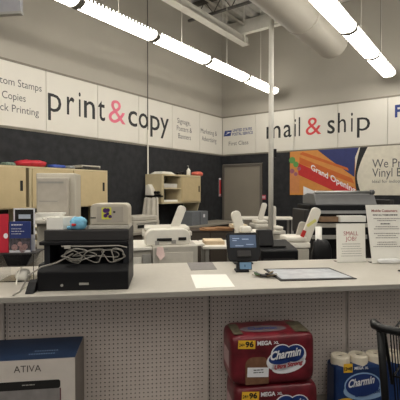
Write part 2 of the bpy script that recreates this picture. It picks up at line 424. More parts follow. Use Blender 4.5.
# duct
e=P(332,42,6.8); rd=.27
t=thing('air_duct','large round grey air duct with rounded end under the roof','duct',e,AL)
prof=[(0.02,.14),(rd*.5,.13),(rd*.85,.08),(rd,0),(rd,-7)]
MB().lathe([(r_,h) for r_,h in prof],n=28,axis='x').build('duct_tube',duct_m,t,smooth=True)
for h in (-1.3,-2.6,-3.9,-5.2): MB().lathe([(rd+.001,h-.03),(rd+.012,h-.02),(rd+.012,h+.02),(rd+.001,h+.03)],n=28,axis='x').build('duct_seam',duct_m,t)
for h in (-1.0,-3.0,-5.0): MB().box(h-.02,h+.02,-.01,.01,rd-.01,ZC-e.z).build('duct_strap',joist_m,t)
MB().box(-6.0,-.5,.262,.29,-.03,.04).build('slot_vent',joist_m,t)

# pole
t=thing('support_pole','slim white floor to ceiling pole among the copiers','pole',(1.01,5.8,0))
MB().tube([(0,0,0),(0,0,ZC+.03)],.036,16).build('pole_shaft',beam_m,t,smooth=True)
MB().box(-.08,.08,-.08,.08,0,.012).build('base_plate',beam_m,t)
MB().tube([(0,0,2.52),(0,0,2.56)],.042,16).build('collar',beam_m,t)
MB().box(.04,.075,-.02,.03,2.04,2.16).build('outlet_box',blk_m,t)

# lights
def make_fixture():
    t=thing('light_fixture','x','ceiling light')
    L_=1.20; w=.10; dp=.045; n=10
    arc=[(w*math.cos(PI+PI*k/n), dp*math.sin(PI+PI*k/n)) for k in range(n+1)]
    mb=MB(); mb.add([(-L_/2+.012,a,b) for a,b in arc]+[(L_/2-.012,a,b) for a,b in arc],[(i,i+1,n+2+i,n+1+i) for i in range(n)])
    mb.build('diffuser',lamp_m,t,smooth=True,label='glowing white diffuser')
    hp=[(-w-.005,0),(w+.005,0),(w*.55,.05),(-w*.55,.05)]
    MB().prism_x([(a,b+.001) for a,b in hp],-L_/2,L_/2).build('housing',fixt_m,t)
    for s in (-1,1):
        n2=12; o_=[((w+.010)*math.cos(PI+PI*k/n2),(dp+.010)*math.sin(PI+PI*k/n2)) for k in range(n2+1)]
        MB().prism_x(o_,s*(L_/2-.028),s*(L_/2+.006)).build('end_cap',fixg_m,t)
    mb=MB()
    for i in range(18):
        x=-L_/2+.05+i*(L_-.1)/17; mb.box(x-.014,x+.014,-.013,.013,-dp-.004,-dp+.002)
    mb.build('perforated_spine',fixg_m,t)
    mb=MB()
    for i in range(14):
        x=-L_/2+.06+i*(L_-.12)/13; mb.box(x-.025,x+.025,-.04,.04,.052,.056)
    mb.build('added_uplights',lamp_m,t)  # glowing plates added on the closed housing to brighten deck and upper walls
    for s in (-1,1):
        mb=MB()
        for i in range(22):
            x=-L_/2+.05+i*(L_-.1)/21; mb.add([(x-.018,s*(w+.006),0),(x+.018,s*(w+.006),0),(x+.004,s*(w+.012),.045),(x-.004,s*(w+.012),.045)],[(0,1,2,3)])
        o=mb.build('reflector_teeth',lamp_m,t); 
    MB().tube([(0,0,.05),(0,0,ZC-3.64)],.004,6).build('suspension_wire',beam_m,t)
    return t
def copy_tree(o,parent=None):
    c=o.copy(); COL.objects.link(c)
    if parent: c.parent=parent
    for ch in [x for x in bpy.data.objects if x.parent==o]: copy_tree(ch,c)
    return c
F0=make_fixture(); firstF=[True]
ordn=['farthest','second from far end','third from far end','fourth from far end','fifth from far end','sixth from far end','seventh from far end']
kids=[x for x in bpy.data.objects if x.parent==F0]
def row(end,cnt,desc,skip0=0):
    e=Vector(end)
    for i in range(skip0,cnt):
        c=e-DL*(.61+1.22*i)
        if firstF[0]: o=F0; firstF[0]=False
        else:
            o=F0.copy(); COL.objects.link(o)
            for k in kids: kc=k.copy(); COL.objects.link(kc); kc.parent=o
        o.location=(c.x,c.y,3.60); o.rotation_euler=(0,0,AL)
        lab = 'lit tube fixture, '+ordn[i]+' of the '+desc if i<7 else 'lit tube fixture of the '+desc+' out toward the shop'
        tag(o,lab,'ceiling light','linear light fixtures in the '+desc)
e1=P(274.5,92,8.4); e2=P(389,73,7.17)
row((e1.x,e1.y,0),9,'left row of ceiling lights')
row((e2.x,e2.y,0),9,'right row of ceiling lights')
e3=Vector((e2.x,e2.y,0))+DR*2.1
row(e3+DR*.3,8,'row beyond the right row',1)
# thin cables
q=P(380,30,7.0)
tag(MB().tube([(P(381,0,6.8).x,6.8,3.72),(P(381,0,6.8).x,6.8,ZC)],.005,6).build('suspension_cable',joist_m),'thin dark cable hanging right of the right light row','cable')
t=thing('cable_drop','thin dark cable with white lower conduit down the print and copy wall','cable',Lp(TL(146),0,1.86),AL)
MB().tube([(0,-.05,LZ(146,130)-1.86),(0,-.05,ZC-1.86)],.008,6).build('cable',joist_m,t)
MB().tube([(0,-.05,.0),(0,-.05,LZ(146,130)-1.86)],.014,8).build('conduit',wht_m,t)
# hanging sign at top left
q=P(20.5,12,4.6)
t=thing('hanging_sign','pale rectangular hanging panel in the upper left corner','sign',(q.x,q.y,q.z),R(-8))
MB().box(-.8,0,0,.05,0,.6).build('panel',mat('hanging_panel_grey',(150,150,156),.6),t,bevel=.005)
MB().box(-.8,.004,-.006,.056,-.015,.012).build('bottom_rail',gry_m,t)
mb=MB().tube([(-.1,.025,.6),(-.1,.025,ZC-q.z)],.004,6).tube([(-.7,.025,.6),(-.7,.025,ZC-q.z)],.004,6); mb.build('hanging_wire',joist_m,t)

# ------------------------------------------------------------------ cabinets on left wall
CD=.45; ZU,ZL=1.87,1.34; ZK=.92
# back counter
t=thing('back_counter','long pale back counter along the black print and copy wall','counter',Lp(8,0,0),AL)
MB().box(0,7.75,-.68,-.035,ZK-.04,ZK).build('worktop',mat('back_counter_top',(150,144,132),.5),t,bevel=.004)
MB().box(0,7.75,-.62,-.035,.0,ZK-.04).build('base_cabinet',mat('base_cabinet_brown',(74,66,60),.7),t)
for k in range(7): MB().box(.03+k*1.1,1.07+k*1.1,-.635,-.62,.1,ZK-.08).build('door',mat('base_door_brown',(84,76,68),.6),t,bevel=.003)
def hutch(ta,tb,doors,label,posts,open_=None):
    t=thing('wall_cabinet',label,'cabinet',Lp(ta,0,ZL),AL); W=ta-tb; h=ZU-ZL
    mb=MB(); th=.02
    mb.box(0,W,-CD,-.035,h-th,h).box(0,W,-CD,-.035,0,th).box(0,th,-CD,-.035,th,h-th).box(W-th,W,-CD,-.035,th,h-th).box(th,W-th,-.055,-.035,th,h-th)
    mb.build('carcass',tan2_m,t)
    for (a,b,hx) in doors:
        dd=MB().box(a,b,-CD-.018,-CD,.012,h-.025).build('door',tan_m,t,bevel=.003)
        MB().box(hx-.018,hx+.018,-CD-.0195,-CD-.017,h*.42,h*.66).build('handle_recess',dark_m,dd)
    for (a,b) in posts:
        MB().box(a,b,-CD+.02,-.04,ZK-ZL+.001,0).build('side_post',tan2_m,t)
    return t
tA=TL(31,CD); tE=TL(107.5,CD)
w1=1.3
t=hutch(tA+w1,tA+.0,[(.01,.62,.56),(.63,w1-.075,w1-.075-.06)],'tan wall cabinet at left edge, red bag on top',[(w1-.07,w1-.0)])
W2=tA-tE-.003
t=hutch(tA-.003,tE,[(.01,W2/2-.005,W2/2-.06),(W2/2+.005,W2-.03,W2-.09)],'tan wall cabinet behind the tall white printer',[(0,.03),(W2-.03,W2)])
# small white knob
# cabinet with open shelf
ta=TL(144,0); tb=TL(200.5,CD); W3=ta-tb
xo0=ta-TL(164,CD); xo1=ta-TL(181,CD); h=ZU-ZL
t=thing('wall_cabinet','tan wall cabinet with one open shelf and one closed door','cabinet',Lp(ta,0,ZL),AL)
mb=MB(); th=.02
mb.box(0,W3,-CD,-.035,h-.03,h).box(0,W3,-CD,-.035,0,.03).box(0,th,-CD,-.035,.03,h-.03).box(W3-th,W3,-CD,-.035,.03,h-.03).box(th,W3-th,-.055,-.035,.03,h-.03)
mb.box(xo0-.06,xo0,-CD,-CD+.02,.03,h-.03).box(xo1,xo1+.02,-CD,-.055,.03,h-.03)
mb.build('carcass',tan2_m,t)
MB().box(xo0,xo1,-CD+.01,-.055,h*.5,h*.5+.02).build('shelf',tan2_m,t)
dd=MB().box(xo1+.012,W3-.02,-CD-.018,-CD,.025,h-.04).build('door',tan_m,t,bevel=.003)
MB().box(W3-.09,W3-.055,-CD-.0195,-CD-.017,h*.4,h*.62).build('handle_recess',dark_m,dd)
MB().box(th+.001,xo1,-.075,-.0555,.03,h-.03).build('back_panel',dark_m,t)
MB().prism_x([(-.04,0),(-CD+.02,0),(-.3,-.42),(-.04,-.42)],W3-.03,W3).build('side_gusset',tan2_m,t)
MB().prism_x([(-.04,0),(-.2,0),(-.2,-.42),(-.04,-.42)],.0,.03).build('side_gusset',tan2_m,t)
# papers inside
zz=ZL+h*.5+.02
tag(MB().box(xo0+.06,xo1-.05,-.40,-.12,0,.075).build('paper_stack',mat('paper_grey',(176,174,168),.8),loc=Lp(ta,0,zz+.0005),rot=(0,0,AL),bevel=.004),'pale paper stack on upper shelf of the open cabinet','paper stack')
tag(MB().box(xo0+.03,xo1-.06,-.42,-.14,0,.035).build('paper_stack',paper_m,loc=Lp(ta,0,ZL+.0305),rot=(0,0,AL),bevel=.004),'low white paper stack on bottom of the open cabinet','paper stack')

# things on top of the cabinets : local x from px
def onL(px,d,z): return Lp(TL(px,d),d,z)
def blob(sx,sy,sz,seed,n=(14,8),flat=.35):
    rr=random.Random(seed); mb=MB(); vs=[];fs=[]; nu,nv=n
    for j in range(nv+1):
        ph=-PI/2+PI*j/nv
        for i in range(nu):
            a=2*PI*i/nu; k=1+rr.uniform(-.09,.09) if 0<j<nv else 1
            cx=math.copysign(abs(math.cos(a))**.6,math.cos(a)); cy=math.copysign(abs(math.sin(a))**.6,math.sin(a))
            z=math.sin(ph); z=max(z,-.85)
            r_=max(math.cos(ph),.02)**.55
            vs.append((sx*cx*r_*k,sy*cy*r_*k,sz*(z*(k if z>-.8 else 1)+.85)))
    for j in range(nv):
        for i in range(nu): fs.append((j*nu+i,j*nu+(i+1)%nu,(j+1)*nu+(i+1)%nu,(j+1)*nu+i))
    fs.append(tuple(range(nu))); fs.append(tuple(nv*nu+i for i in range(nu)))
    return mb.add(vs,fs)
o=blob(.20,.11,.05,3).build('plastic_bag',bagred_m,loc=onL(31,.28,ZU+.001),rot=(0,0,AL),smooth=True); tag(o,'long shiny red packet lying on top of the tan cabinets','packet')
o=blob(.115,.10,.03,4).build('plastic_bag',bagblue_m,loc=onL(56.5,.28,ZU+.001),rot=(0,0,AL),smooth=True); tag(o,'blue packet beside the red one on the tan cabinets','packet')
o=blob(.065,.09,.028,5).build('plastic_bag',mat('bag_grey',(130,134,134),.4,noise=.4,scale=60),loc=onL(69,.28,ZU+.001),rot=(0,0,AL),smooth=True); tag(o,'crumpled grey packet between blue packet and white tray','packet')
o=blob(.075,.09,.026,6).build('plastic_bag',mat('bag_green',(110,130,116),.4,noise=.6,scale=60),loc=onL(8.5,.28,ZU+.001),rot=(0,0,AL),smooth=True); tag(o,'pale green packet left of the red one on the cabinets','packet')
t=thing('desk_tray','white and black desk tray on the tan cabinet top','tray',onL(87,.3,ZU+.001),AL)
MB().box(-.17,.17,-.1,.1,0,.03).build('tray_base',blk2_m,t,bevel=.004)
MB().box(-.17,.17,-.1,.1,.045,.065).box(-.17,-.15,-.1,.1,.03,.045).box(.15,.17,-.1,.1,.03,.045).build('tray_top',wht2_m,t,bevel=.003)
mb=MB()
for k in range(4):
    a=.12*k; mb.box(-.2+.01*k,.2-.03*k,-.13,.13-.02*k,.012*k,.012*k+.011,rot=(0,0,a*.3))
tag(mb.build('paper_pile',paper_m,loc=onL(163,.22,ZU+.001),rot=(0,0,AL)),'loose white papers on top of the open cabinet','paper pile')
t=thing('stapler','black stapler on top of the open cabinet','stapler',onL(180.5,.36,ZU+.001),AL)
MB().box(-.1,.1,-.025,.025,0,.02).build('base',blk_m,t,bevel=.004); MB().box(-.1,.1,-.022,.022,.025,.055,rot=(0,-.2,0)).box(.07,.1,-.02,.02,.015,.05).build('arm',blk_m,t,bevel=.004)
t=thing('pump_bottle','small white pump bottle on top of the open cabinet','bottle',onL(188.5,.3,ZU+.001),AL)
MB().lathe([(.035,0),(.04,.02),(.04,.1),(.02,.13),(.012,.14)],n=14).build('bottle_body',wht_m,t,smooth=True)
MB().tube([(0,0,.14),(0,0,.19),(-.04,0,.185)],.008).build('pump',gry_m,t)
o=blob(.13,.09,.05,8).build('plastic_bag',peach_m,loc=onL(197.3,.28,ZU+.001),rot=(0,0,AL),smooth=True); tag(o,'coral red packet at right end of the open cabinet top','packet')

# rail and bags on the side of cabinet C: side faces -x in wall frame
t=thing('bag_rack','black rail with white plastic bags hanging beside the open cabinet','rack',Lp(ta+.02,0,1.0),AL)
MB().box(-.02,.015,-CD-.02,-.05,.46,.49).build('rail',blk_m,t)
mb=MB()
for k in range(5): mb.tube([(-.02,-.09-.085*k,.475),(-.06,-.09-.085*k,.47),(-.06,-.09-.085*k,.44)],.006,6)
mb.build('hook',blk_m,t)
mb=MB(); n=18; rows_=9; vs=[]; fs=[]
for j in range(rows_):
    f=j/(rows_-1)
    for i in range(n):
        u=i/(n-1); ww=.17+.05*f
        vs.append((-.055-.03*math.sin(u*19+.5)*(.3+f)-.02*f, -.25+(u-.5)*2*ww*.95, .45-.45*f+.01*math.sin(u*9)))
for j in range(rows_-1):
    for i in range(n-1): fs.append((j*n+i,j*n+i+1,(j+1)*n+i+1,(j+1)*n+i))
o=mb.add(vs,fs).build('plastic_bags',mat('bag_white',(214,208,196),.4,noise=.05),t,smooth=True); sm=o.modifiers.new('s','SOLIDIFY'); sm.thickness=.012
t=thing('label_dispenser','white dispenser with black knobs on the cabinet side','dispenser',Lp(ta+.0,0,1.49),AL)
MB().prism_x([(-.12,0),(-.30,0),(-.27,.10),(-.2,.20),(-.13,.18)],-.10,-.002).build('body',wht_m,t,bevel=.01)
for k in range(2): MB().lathe([(.028,-.0),(.028,-.03)],(-.04,-.33-.065*k,.05),n=14,axis='x').build('knob',blk_m,t)
MB().box(-.05,-.002,-.43,-.28,-.0,.02).build('bracket',blk_m,t)

# grey metal box, printer, monitor on the back counter
t=thing('steel_box','bluish grey steel box under the open cabinet','box',Lp(TL(193,.45),.42,ZK+.001),AL)
MB().box(-.26,.26,-.2,.2,0,.26).build('body',gbox_m,t,bevel=.006); MB().box(-.005,.005,-.202,-.199,.01,.25).build('seam',dark_m,t)
MB().box(.1,.16,-.202,-.2,.14,.2).build('label',logow_m,t)
t=thing('desktop_printer','small off white desktop printer on the back counter left of bags','printer',Lp(TL(137,.35),.36,ZK+.001),AL)
MB().box(-.3,.3,-.22,.2,0,.16).build('body',wht2_m,t,bevel=.01); MB().box(-.28,.28,-.2,.18,.161,.24).build('lid',wht2_m,t,bevel=.02)
MB().box(-.22,.22,-.225,-.2,.05,.1).build('paper_slot',dark_m,t); MB().box(-.24,.24,-.222,-.2,.115,.122).build('seam',dark_m,t)
t=thing('monitor','black desktop monitor on the back counter beside the tan cabinet','monitor',Lp(TL(112,.35),.36,ZK+.001),AL)
MB().box(-.12,.12,-.09,.09,0,.015).box(-.03,.03,.0,.03,.014,.2).build('stand',blk_m,t); MB().box(-.24,.24,-.03,.0,.08,.40).build('bezel',blk_m,t,bevel=.006); MB().box(-.22,.22,-.031,-.03,.10,.38).build('screen',mat('screen_off',(30,36,46),.2),t)
t=thing('letter_sorter','tan letter sorter with slots under the tan cabinet','sorter',Lp(TL(40,.35),.32,ZK+.001),AL)
mb=MB().box(-.22,.22,-.1,.12,0,.01).box(-.22,-.21,-.1,.12,0,.36).box(.21,.22,-.1,.12,0,.36).box(-.22,.22,.11,.12,0,.36)
mb.build('case',tan2_m,t)
for k in range(4): MB().box(-.21,.21,-.1,.11,.08+.09*k,.09+.09*k).build('shelf',tan_m,t)
for k in range(3): MB().box(-.17,.15,-.09,.09,.0905+.09*k,.12+.09*k).build('papers',paper_m,t)

# ------------------------------------------------------------------ tall white printer at left
q=P(37,173,4.25); XA=q.x-.01; W=.40; zt=q.z
t=thing('production_printer','tall boxy off white printer in front of the tan cabinets','printer',(XA,4.25,0),R(8))
cr=mat('printer_cream',(190,184,170),.5,noise=.02)
MB().box(0,W,0,.36,.06,zt).build('body',cr,t,bevel=.012)
MB().box(.03,W-.06,-.12,-.001,1.2,zt-.05).build('front_unit',mat('printer_front',(172,165,153),.5),t,bevel=.012)
MB().box(.06,W-.16,-.123,-.12,1.45,1.46).build('seam',gry_m,t)
MB().box(.05,.30,-.123,-.12,zt-.11,zt-.09).build('top_vent',gry_m,t)
MB().box(.0,W,-.001,-.0,.3,.31).build('seam',gry_m,t)
MB().box(-.02,W-.02,-.3,-.001,1.24,1.27).build('output_tray',wht2_m,t,bevel=.005)
MB().box(.02,.04,-.03,-.001,1.47,1.55).build('latch',dark_m,t)
for a,b in ((.05,.05),(W-.05,.05),(.05,.3),(W-.05,.3)): MB().lathe([(.03,0),(.03,.06)],(a,b,0),n=10).build('caster',blk_m,t)
base=t.matrix_basis
def lw(loc,rz,v): return Vector(loc)+Matrix.Rotation(rz,3,'Z')@Vector(v)
mb=MB()
for k in range(6): mb.box(.0+.015*k,.3+.01*k,-.26,-.15+.0,.0+.012*k,.011+.012*k,rot=(0,0,.05*(k-3)))
tag(mb.build('paper_pile',paper_m,loc=lw((XA,4.25,0),R(8),(-.02,0,1.271)),rot=(0,0,R(8))),'messy white papers on the tall printer output tray','paper pile')

# ------------------------------------------------------------------ copiers
def copier(name,label,X0,X1,Y,ztop,panels=(),depth=.5,rz=R(8),mt=None,group='self service copiers'):
    mt=mt or wht_m
    t=thing(name,label,'copier',(X0,Y,0),rz,group); W=(X1-X0)/math.cos(rz)
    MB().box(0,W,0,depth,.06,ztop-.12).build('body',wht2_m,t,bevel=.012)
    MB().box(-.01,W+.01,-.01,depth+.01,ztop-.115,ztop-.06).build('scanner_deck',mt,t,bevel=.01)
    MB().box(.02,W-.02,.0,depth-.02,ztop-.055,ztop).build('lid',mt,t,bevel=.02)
    for k in range(2): MB().box(.04,W-.04,-.012,-.0,.15+.22*k,.34+.22*k).build('paper_tray',gry_m,t,bevel=.004)
    for a,b in ((.06,.06),(W-.06,.06),(.06,depth-.06),(W-.06,depth-.06)): MB().lathe([(.03,0),(.03,.06)],(a,b,0),n=10).build('caster',blk_m,t)
    return t
def cpanel(t,pb,pt,Y,w,th=.05,mt=None):     # tilted slab between two pixels at Y
    M=Matrix.Translation(t.location)@Matrix.Rotation(t.rotation_euler.z,4,'Z'); Mi=M.inverted()
    a=Mi@P(*pb,Y); b=Mi@P(*pt,Y+.0); d=(b-a); L_=d.length; ang=math.atan2(d.x,d.z)
    mb=MB(); mb.rbox(-w/2,w/2,0,L_,w*.42,-th/2,th/2)
    return mb.build('control_panel',mt or wht_m,t,bevel=.008,loc=a,rot=(R(0),ang,0))
# K2 behind
t=copier('copier','white copier with raised slanting panel, behind the low rounded printer',P(142,0,5.3).x,P(191,0,5.3).x,5.3,P(150,227.5,5.3).z)
cpanel(t,(174,229),(183,206),5.45,.115)
t.children[0]
# K0 low cabinet
q=P(128,247.5,4.0)
t=thing('storage_cabinet','low white cabinet right of the black equipment box','cabinet',(q.x,4.0,0),R(14)); W=.235
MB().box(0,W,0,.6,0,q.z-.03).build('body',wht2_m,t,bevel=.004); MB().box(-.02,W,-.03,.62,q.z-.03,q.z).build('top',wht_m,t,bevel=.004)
MB().box(.02,.13,-.012,0,.1,q.z-.1).build('door',wht_m,t,bevel=.004); MB().box(.14,W-.01,-.03,0,.5,q.z-.07).build('door',gry_m,t,bevel=.004,label='grey recessed door')
# K1
q=P(153,247,4.0); z1=q.z
t=thing('office_printer','low white printer with rounded raised back hood and pink slip','printer',(q.x,4.0,0),R(14)); W=.455
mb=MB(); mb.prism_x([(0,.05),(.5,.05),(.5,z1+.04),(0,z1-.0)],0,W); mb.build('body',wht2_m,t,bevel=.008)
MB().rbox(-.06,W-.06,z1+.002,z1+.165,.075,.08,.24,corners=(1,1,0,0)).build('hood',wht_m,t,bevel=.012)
MB().box(.05,.2,.065,.08,z1+.045,z1+.075).box(.27,.35,.065,.08,z1+.05,z1+.08).build('slot',dark_m,t)
MB().box(.03,.07,.055,.08,z1+.01,z1+.05).box(.2,.24,.055,.08,z1+.02,z1+.055).build('lever',gry_m,t)
mb=MB(); text(mb,'xerox',.06,.15,z1-.035,cap=.02,y=-.001,bold=.02); mb.build('lettering',gry_m,t)
MB().box(.06,W-.05,-.004,0,.4,z1-.06).build('rear_cover',mat('rear_cover_grey',(204,198,186),.5),t,bevel=.002)
MB().box(W+.001,W+.1,.1,.45,z1-.02,z1+.0).build('side_tray',wht_m,t,bevel=.004)
mb=MB(); mb.add([(.04,-.003,z1-.0),(.10,-.003,z1),(.115,-.02,z1-.09),(.07,-.03,z1-.13),(.03,-.012,z1-.07)],[(0,1,2,3,4)]); o=mb.build('slip',paperp_m,t,label='pink paper slip'); sm=o.modifiers.new('s','SOLIDIFY'); sm.thickness=.002
for a,b in ((.05,.05),(W-.05,.05),(.05,.4),(W-.05,.4)): MB().lathe([(.03,0),(.03,.05)],(a,b,0),n=10).build('caster',blk_m,t)
# mid work table with papers
zt_=P(220,246,4.45).z; xa,xb=P(203,0,4.45).x,P(239,0,4.45).x+.02
def table(name,label,x,y,rz,w,d,z,mt,legm,th=.03):
    t=thing(name,label,'table',(x,y,0),rz)
    MB().box(0,w,0,d,z-th,z).build('table_top',mt,t,bevel=.004)
    for a in (.03,w-.07):
        for b in (.03,d-.07): MB().box(a,a+.04,b,b+.04,0,z-th).build('leg',legm,t)
    return t
t=table('work_table','small white table in front of the centre copier',xa,4.4,R(5),.42,.6,zt_,wht_m,gry_m)
mb=MB()
for k in range(7): mb.box(.03,.25,.08,.36,.006*k,.0055+.006*k,rot=(0,0,.08*math.sin(k*2.1)))
tag(mb.build('paper_pile',mat('paper_tan',(212,192,162),.8),loc=Vector((xa,4.4+.05,zt_+.001)),rot=(0,0,R(5))),'cream papers piled on the small white table','paper pile')
t=thing('bottle_carton','small orange and brown carton on floor shelf beside white table','carton',(P(200,258,4.9).x-.11,4.95,0),0)
MB().box(-.08,.08,0,.12,0,.86).build('stand',blk2_m,t); MB().box(-.07,.06,.01,.11,.861,.93).build('carton',orange2_m,t)
# K3
t=copier('copier','white copier with left leaning panel behind the tablet',P(242,0,4.75).x,P(273,0,4.75).x+.0,4.75,P(250,233,4.75).z)
cpanel(t,(242,238),(234.5,211),4.9,.115)
MB().box(.0,.14,.05,.2,P(250,233,4.75).z,P(250,233,4.75).z+.07).build('document_feeder',wht_m,t,bevel=.02)
# red thing at its base
# dark table with cardboard sheets
zd=P(230,231,6.2).z
t=table('cutting_table','dark topped long table behind the centre copiers',P(187,0,6.2).x,6.25,R(2),.93,.6,zd,wood_m,blk_m)
mb=MB(); mb.box(0,.5,0,.35,0,.012); mb.box(.05,.5,.05,.4,.013,.024,rot=(0,0,.2)); mb.box(.25,.58,.02,.3,.025,.036,rot=(0,0,-.15))
tag(mb.build('cardboard_sheets',brown_m,loc=(P(200,0,6.2).x,6.24,zd+.001),rot=(0,0,R(2))),'brown cardboard sheets lying on the dark table','cardboard')
mb=MB(); mb.box(0,.24,0,.3,0,.02); mb.box(.02,.25,.02,.3,.021,.04,rot=(0,0,.12))
tag(mb.build('paper_pile',mat('paper_cream',(216,200,172),.8),loc=(P(231,0,6.3).x,6.27,zd+.045),rot=(0,0,R(2))),'cream sheets stacked on the brown cardboard','paper pile')
# far copiers K4
zk=P(250,218.5,7.0).z
t=table('work_table','long white table near the grey door',P(241,0,7.1).x,7.1,R(-4),.95,.6,zk,wht_m,gry_m)
t=copier('copier','white copier with upright panel left of the pole, near the door',P(254,0,6.15).x+.06,P(268,0,6.15).x+.07,6.32,P(260,221,6.2).z,depth=.35)
t2=t; cpanel(t,(260,220),(265,203),6.4,.08)
t=copier('copier','white copier with thin upright panel right of the pole',P(275,0,5.9).x,P(287,0,5.9).x,5.95,P(280,227,5.9).z,depth=.26)
cpanel(t,(273.5,226),(273.5,206),6.1,.07)
# K5 right copier with big slanting panel
t=copier('copier','white copier with big slanting panel and red tag, left of the plotter',P(285.5,0,4.14).x,P(311,0,4.14).x,4.14,P(300,237,4.14).z,depth=.32,rz=R(3))
o=cpanel(t,(302,247),(317.5,208),4.22,.10)
cpanel(t,(297,245),(304,222),4.38,.09,mt=wht2_m)
M=Matrix.Translation(t.location)@Matrix.Rotation(t.rotation_euler.z,4,'Z'); a=M.inverted()@P(301.5,233,4.2)
MB().box(-.018,.018,-.01,.01,-.035,.035,rot=(0,.4,0)).build('tag',porred_m,t,loc=a+Vector((0,-.06,0)))
a=M.inverted()@P(312,223,4.17)
MB().box(-.06,.05,-.002,.0,-.015,.015,rot=(0,-.6,0)).build('sticker',mat('sticker_pale_yellow',(218,214,130),.5),t,loc=a+Vector((0,-.0,0)))

# wide format printer
Yp=4.5
def px(x): return P(x,0,Yp).x
def pz(y): return P(200,y,Yp).z
X0,X1=px(314),px(398)
t=thing('wide_format_printer','grey and black wide format printer behind the counter signs','plotter',(X0,Yp,0),R(3)); W=X1-X0
c_=lambda x: px(x)-X0
MB().prism_x([(.12,pz(205)),(.62,pz(205)),(.62,pz(196)),(.45,pz(193)),(.2,pz(194))],c_(321),c_(386)).build('top_cover',mat('plotter_grey',(112,112,112),.45),t,bevel=.006)
MB().tube([(c_(320),.14,pz(192.3)),(c_(379),.14,pz(192.3))],.018,12).build('roller',stl_m,t,smooth=True)
MB().lathe([(.024,0),(.03,.01),(.03,.04),(.02,.05)],(c_(379),.14,pz(192.3)),n=14,axis='x').build('roller_knob',mat('knob_grey',(90,90,90),.4),t)
MB().box(0,W,.1,.6,pz(236),pz(205.3)).build('body',blk_m,t,bevel=.01)
MB().box(c_(316),c_(374),.07,.1,pz(214),pz(211)).build('front_bar',stl_m,t)
MB().box(c_(316),c_(374),.05,.1,pz(228),pz(224)).build('front_bar',wht2_m,t)
MB().box(c_(316),c_(374),.08,.1,pz(240),pz(236)).build('front_bar',gry_m,t)
MB().box(-.061,-.001,.1,.6,pz(236)-.0,pz(210)).build('end_cap',blk2_m,t,bevel=.01); MB().box(W+.001,W+.06,.1,.6,pz(236),pz(200)).build('end_cap',blk2_m,t,bevel=.01)
MB().box(0.02,.07,.15,.55,0,pz(236)).build('stand',blk2_m,t); MB().box(W-.1,W-.05,.15,.55,0,pz(236)).build('stand',blk2_m,t)
MB().box(c_(316),c_(372),.3,.32,.5,pz(240)).build('catch_basket',dark_m,t)
MB().box(c_(342),c_(368),-.02,.12,pz(222),pz(216)).build('media_sheet',paper_m,t,label='white paper in the feed')
MB().box(c_(323),c_(341),.02,.1,pz(222),pz(217)).build('cutter',mat('cutter_tan',(130,104,80),.6),t,label='tan cutter block')
# desk behind counter with black printers
zdesk=.82
t=table('back_desk','desk behind the counter carrying the black label printer',.40,3.42,R(8),1.5,.55,zdesk,gry_m,blk2_m)
q=P(260,262,3.6)
t=thing('label_printer','black two piece label printer behind the tablet','printer',(q.x+.005,3.55,zdesk+.001),R(6))
h1=P(270,247,3.6).z-zdesk
MB().prism_x([(0,0),(.36,0),(.36,h1+.03),(.02,h1-.02),(0,h1-.03)],0,.335).build('body',blk_m,t,bevel=.01)
MB().prism_x([(.08,h1-.0),(.22,h1),(.22,h1+.14),(.14,h1+.14)],-.0,.14).build('rear_cover',blk_m,t,bevel=.012)
MB().box(.12,.24,.06,.1,h1-.01,h1+.004).build('paper_slot',dark_m,t)
MB().box(.02,.30,-.003,.0,h1*.55,h1*.6).build('seam',blk2_m,t)
# white rolled item & black bag beside it
q=P(318.5,250,3.8)
t=thing('paper_roll','upright white paper roll standing left of the small sign','paper roll',(q.x,3.8,zdesk+.001),0)
MB().lathe([(.028,0),(.03,P(318,227,3.8).z-zdesk)],n=16).build('roll',paper_m,t,smooth=True); MB().lathe([(.02,-.001),(.02,.0)],n=12).build('core',brown_m,t)
o=blob(.085,.07,.165,51,n=(18,12)).build('carry_bag',blk_m,loc=(P(321,0,3.62).x+.01,3.6,zdesk+.001),smooth=True); tag(o,'black rounded bag behind the small counter sign','bag')

# ------------------------------------------------------------------ service counter
CA=math.atan(.14); CO=Vector((0,2.175,0)); CH_=1.02; CDp=.875
def Cw(x,y,z): return lw(CO,CA,(x,y,z))
t=thing('service_counter','long pale customer counter with pegboard front','counter',CO,CA)
MB().box(-2.2,2.6,0,CDp,CH_-.028,CH_).build('countertop',lam_m,t,bevel=.003)
MB().box(-2.2,2.6,-.001,.003,CH_-.029,CH_-.003).build('edge_band',edge_m,t)
ins=.30
MB().box(-2.2,2.6,ins+.02,ins+.04,.1,CH_-.028).build('back_board',hole_m,t)
MB().box(-2.2,2.6,ins+.04,CDp-.05,.02,CH_-.028).build('rear_body',blk2_m,t)
MB().box(-2.2,2.6,-.02,ins+.04,.0,.25).build('base_shelf',mat('base_shelf_grey',(140,134,126),.6),t,bevel=.003)
MB().box(-2.2,2.6,ins-.06,ins+.02,CH_-.07,CH_-.028).build('top_rail',blk2_m,t)
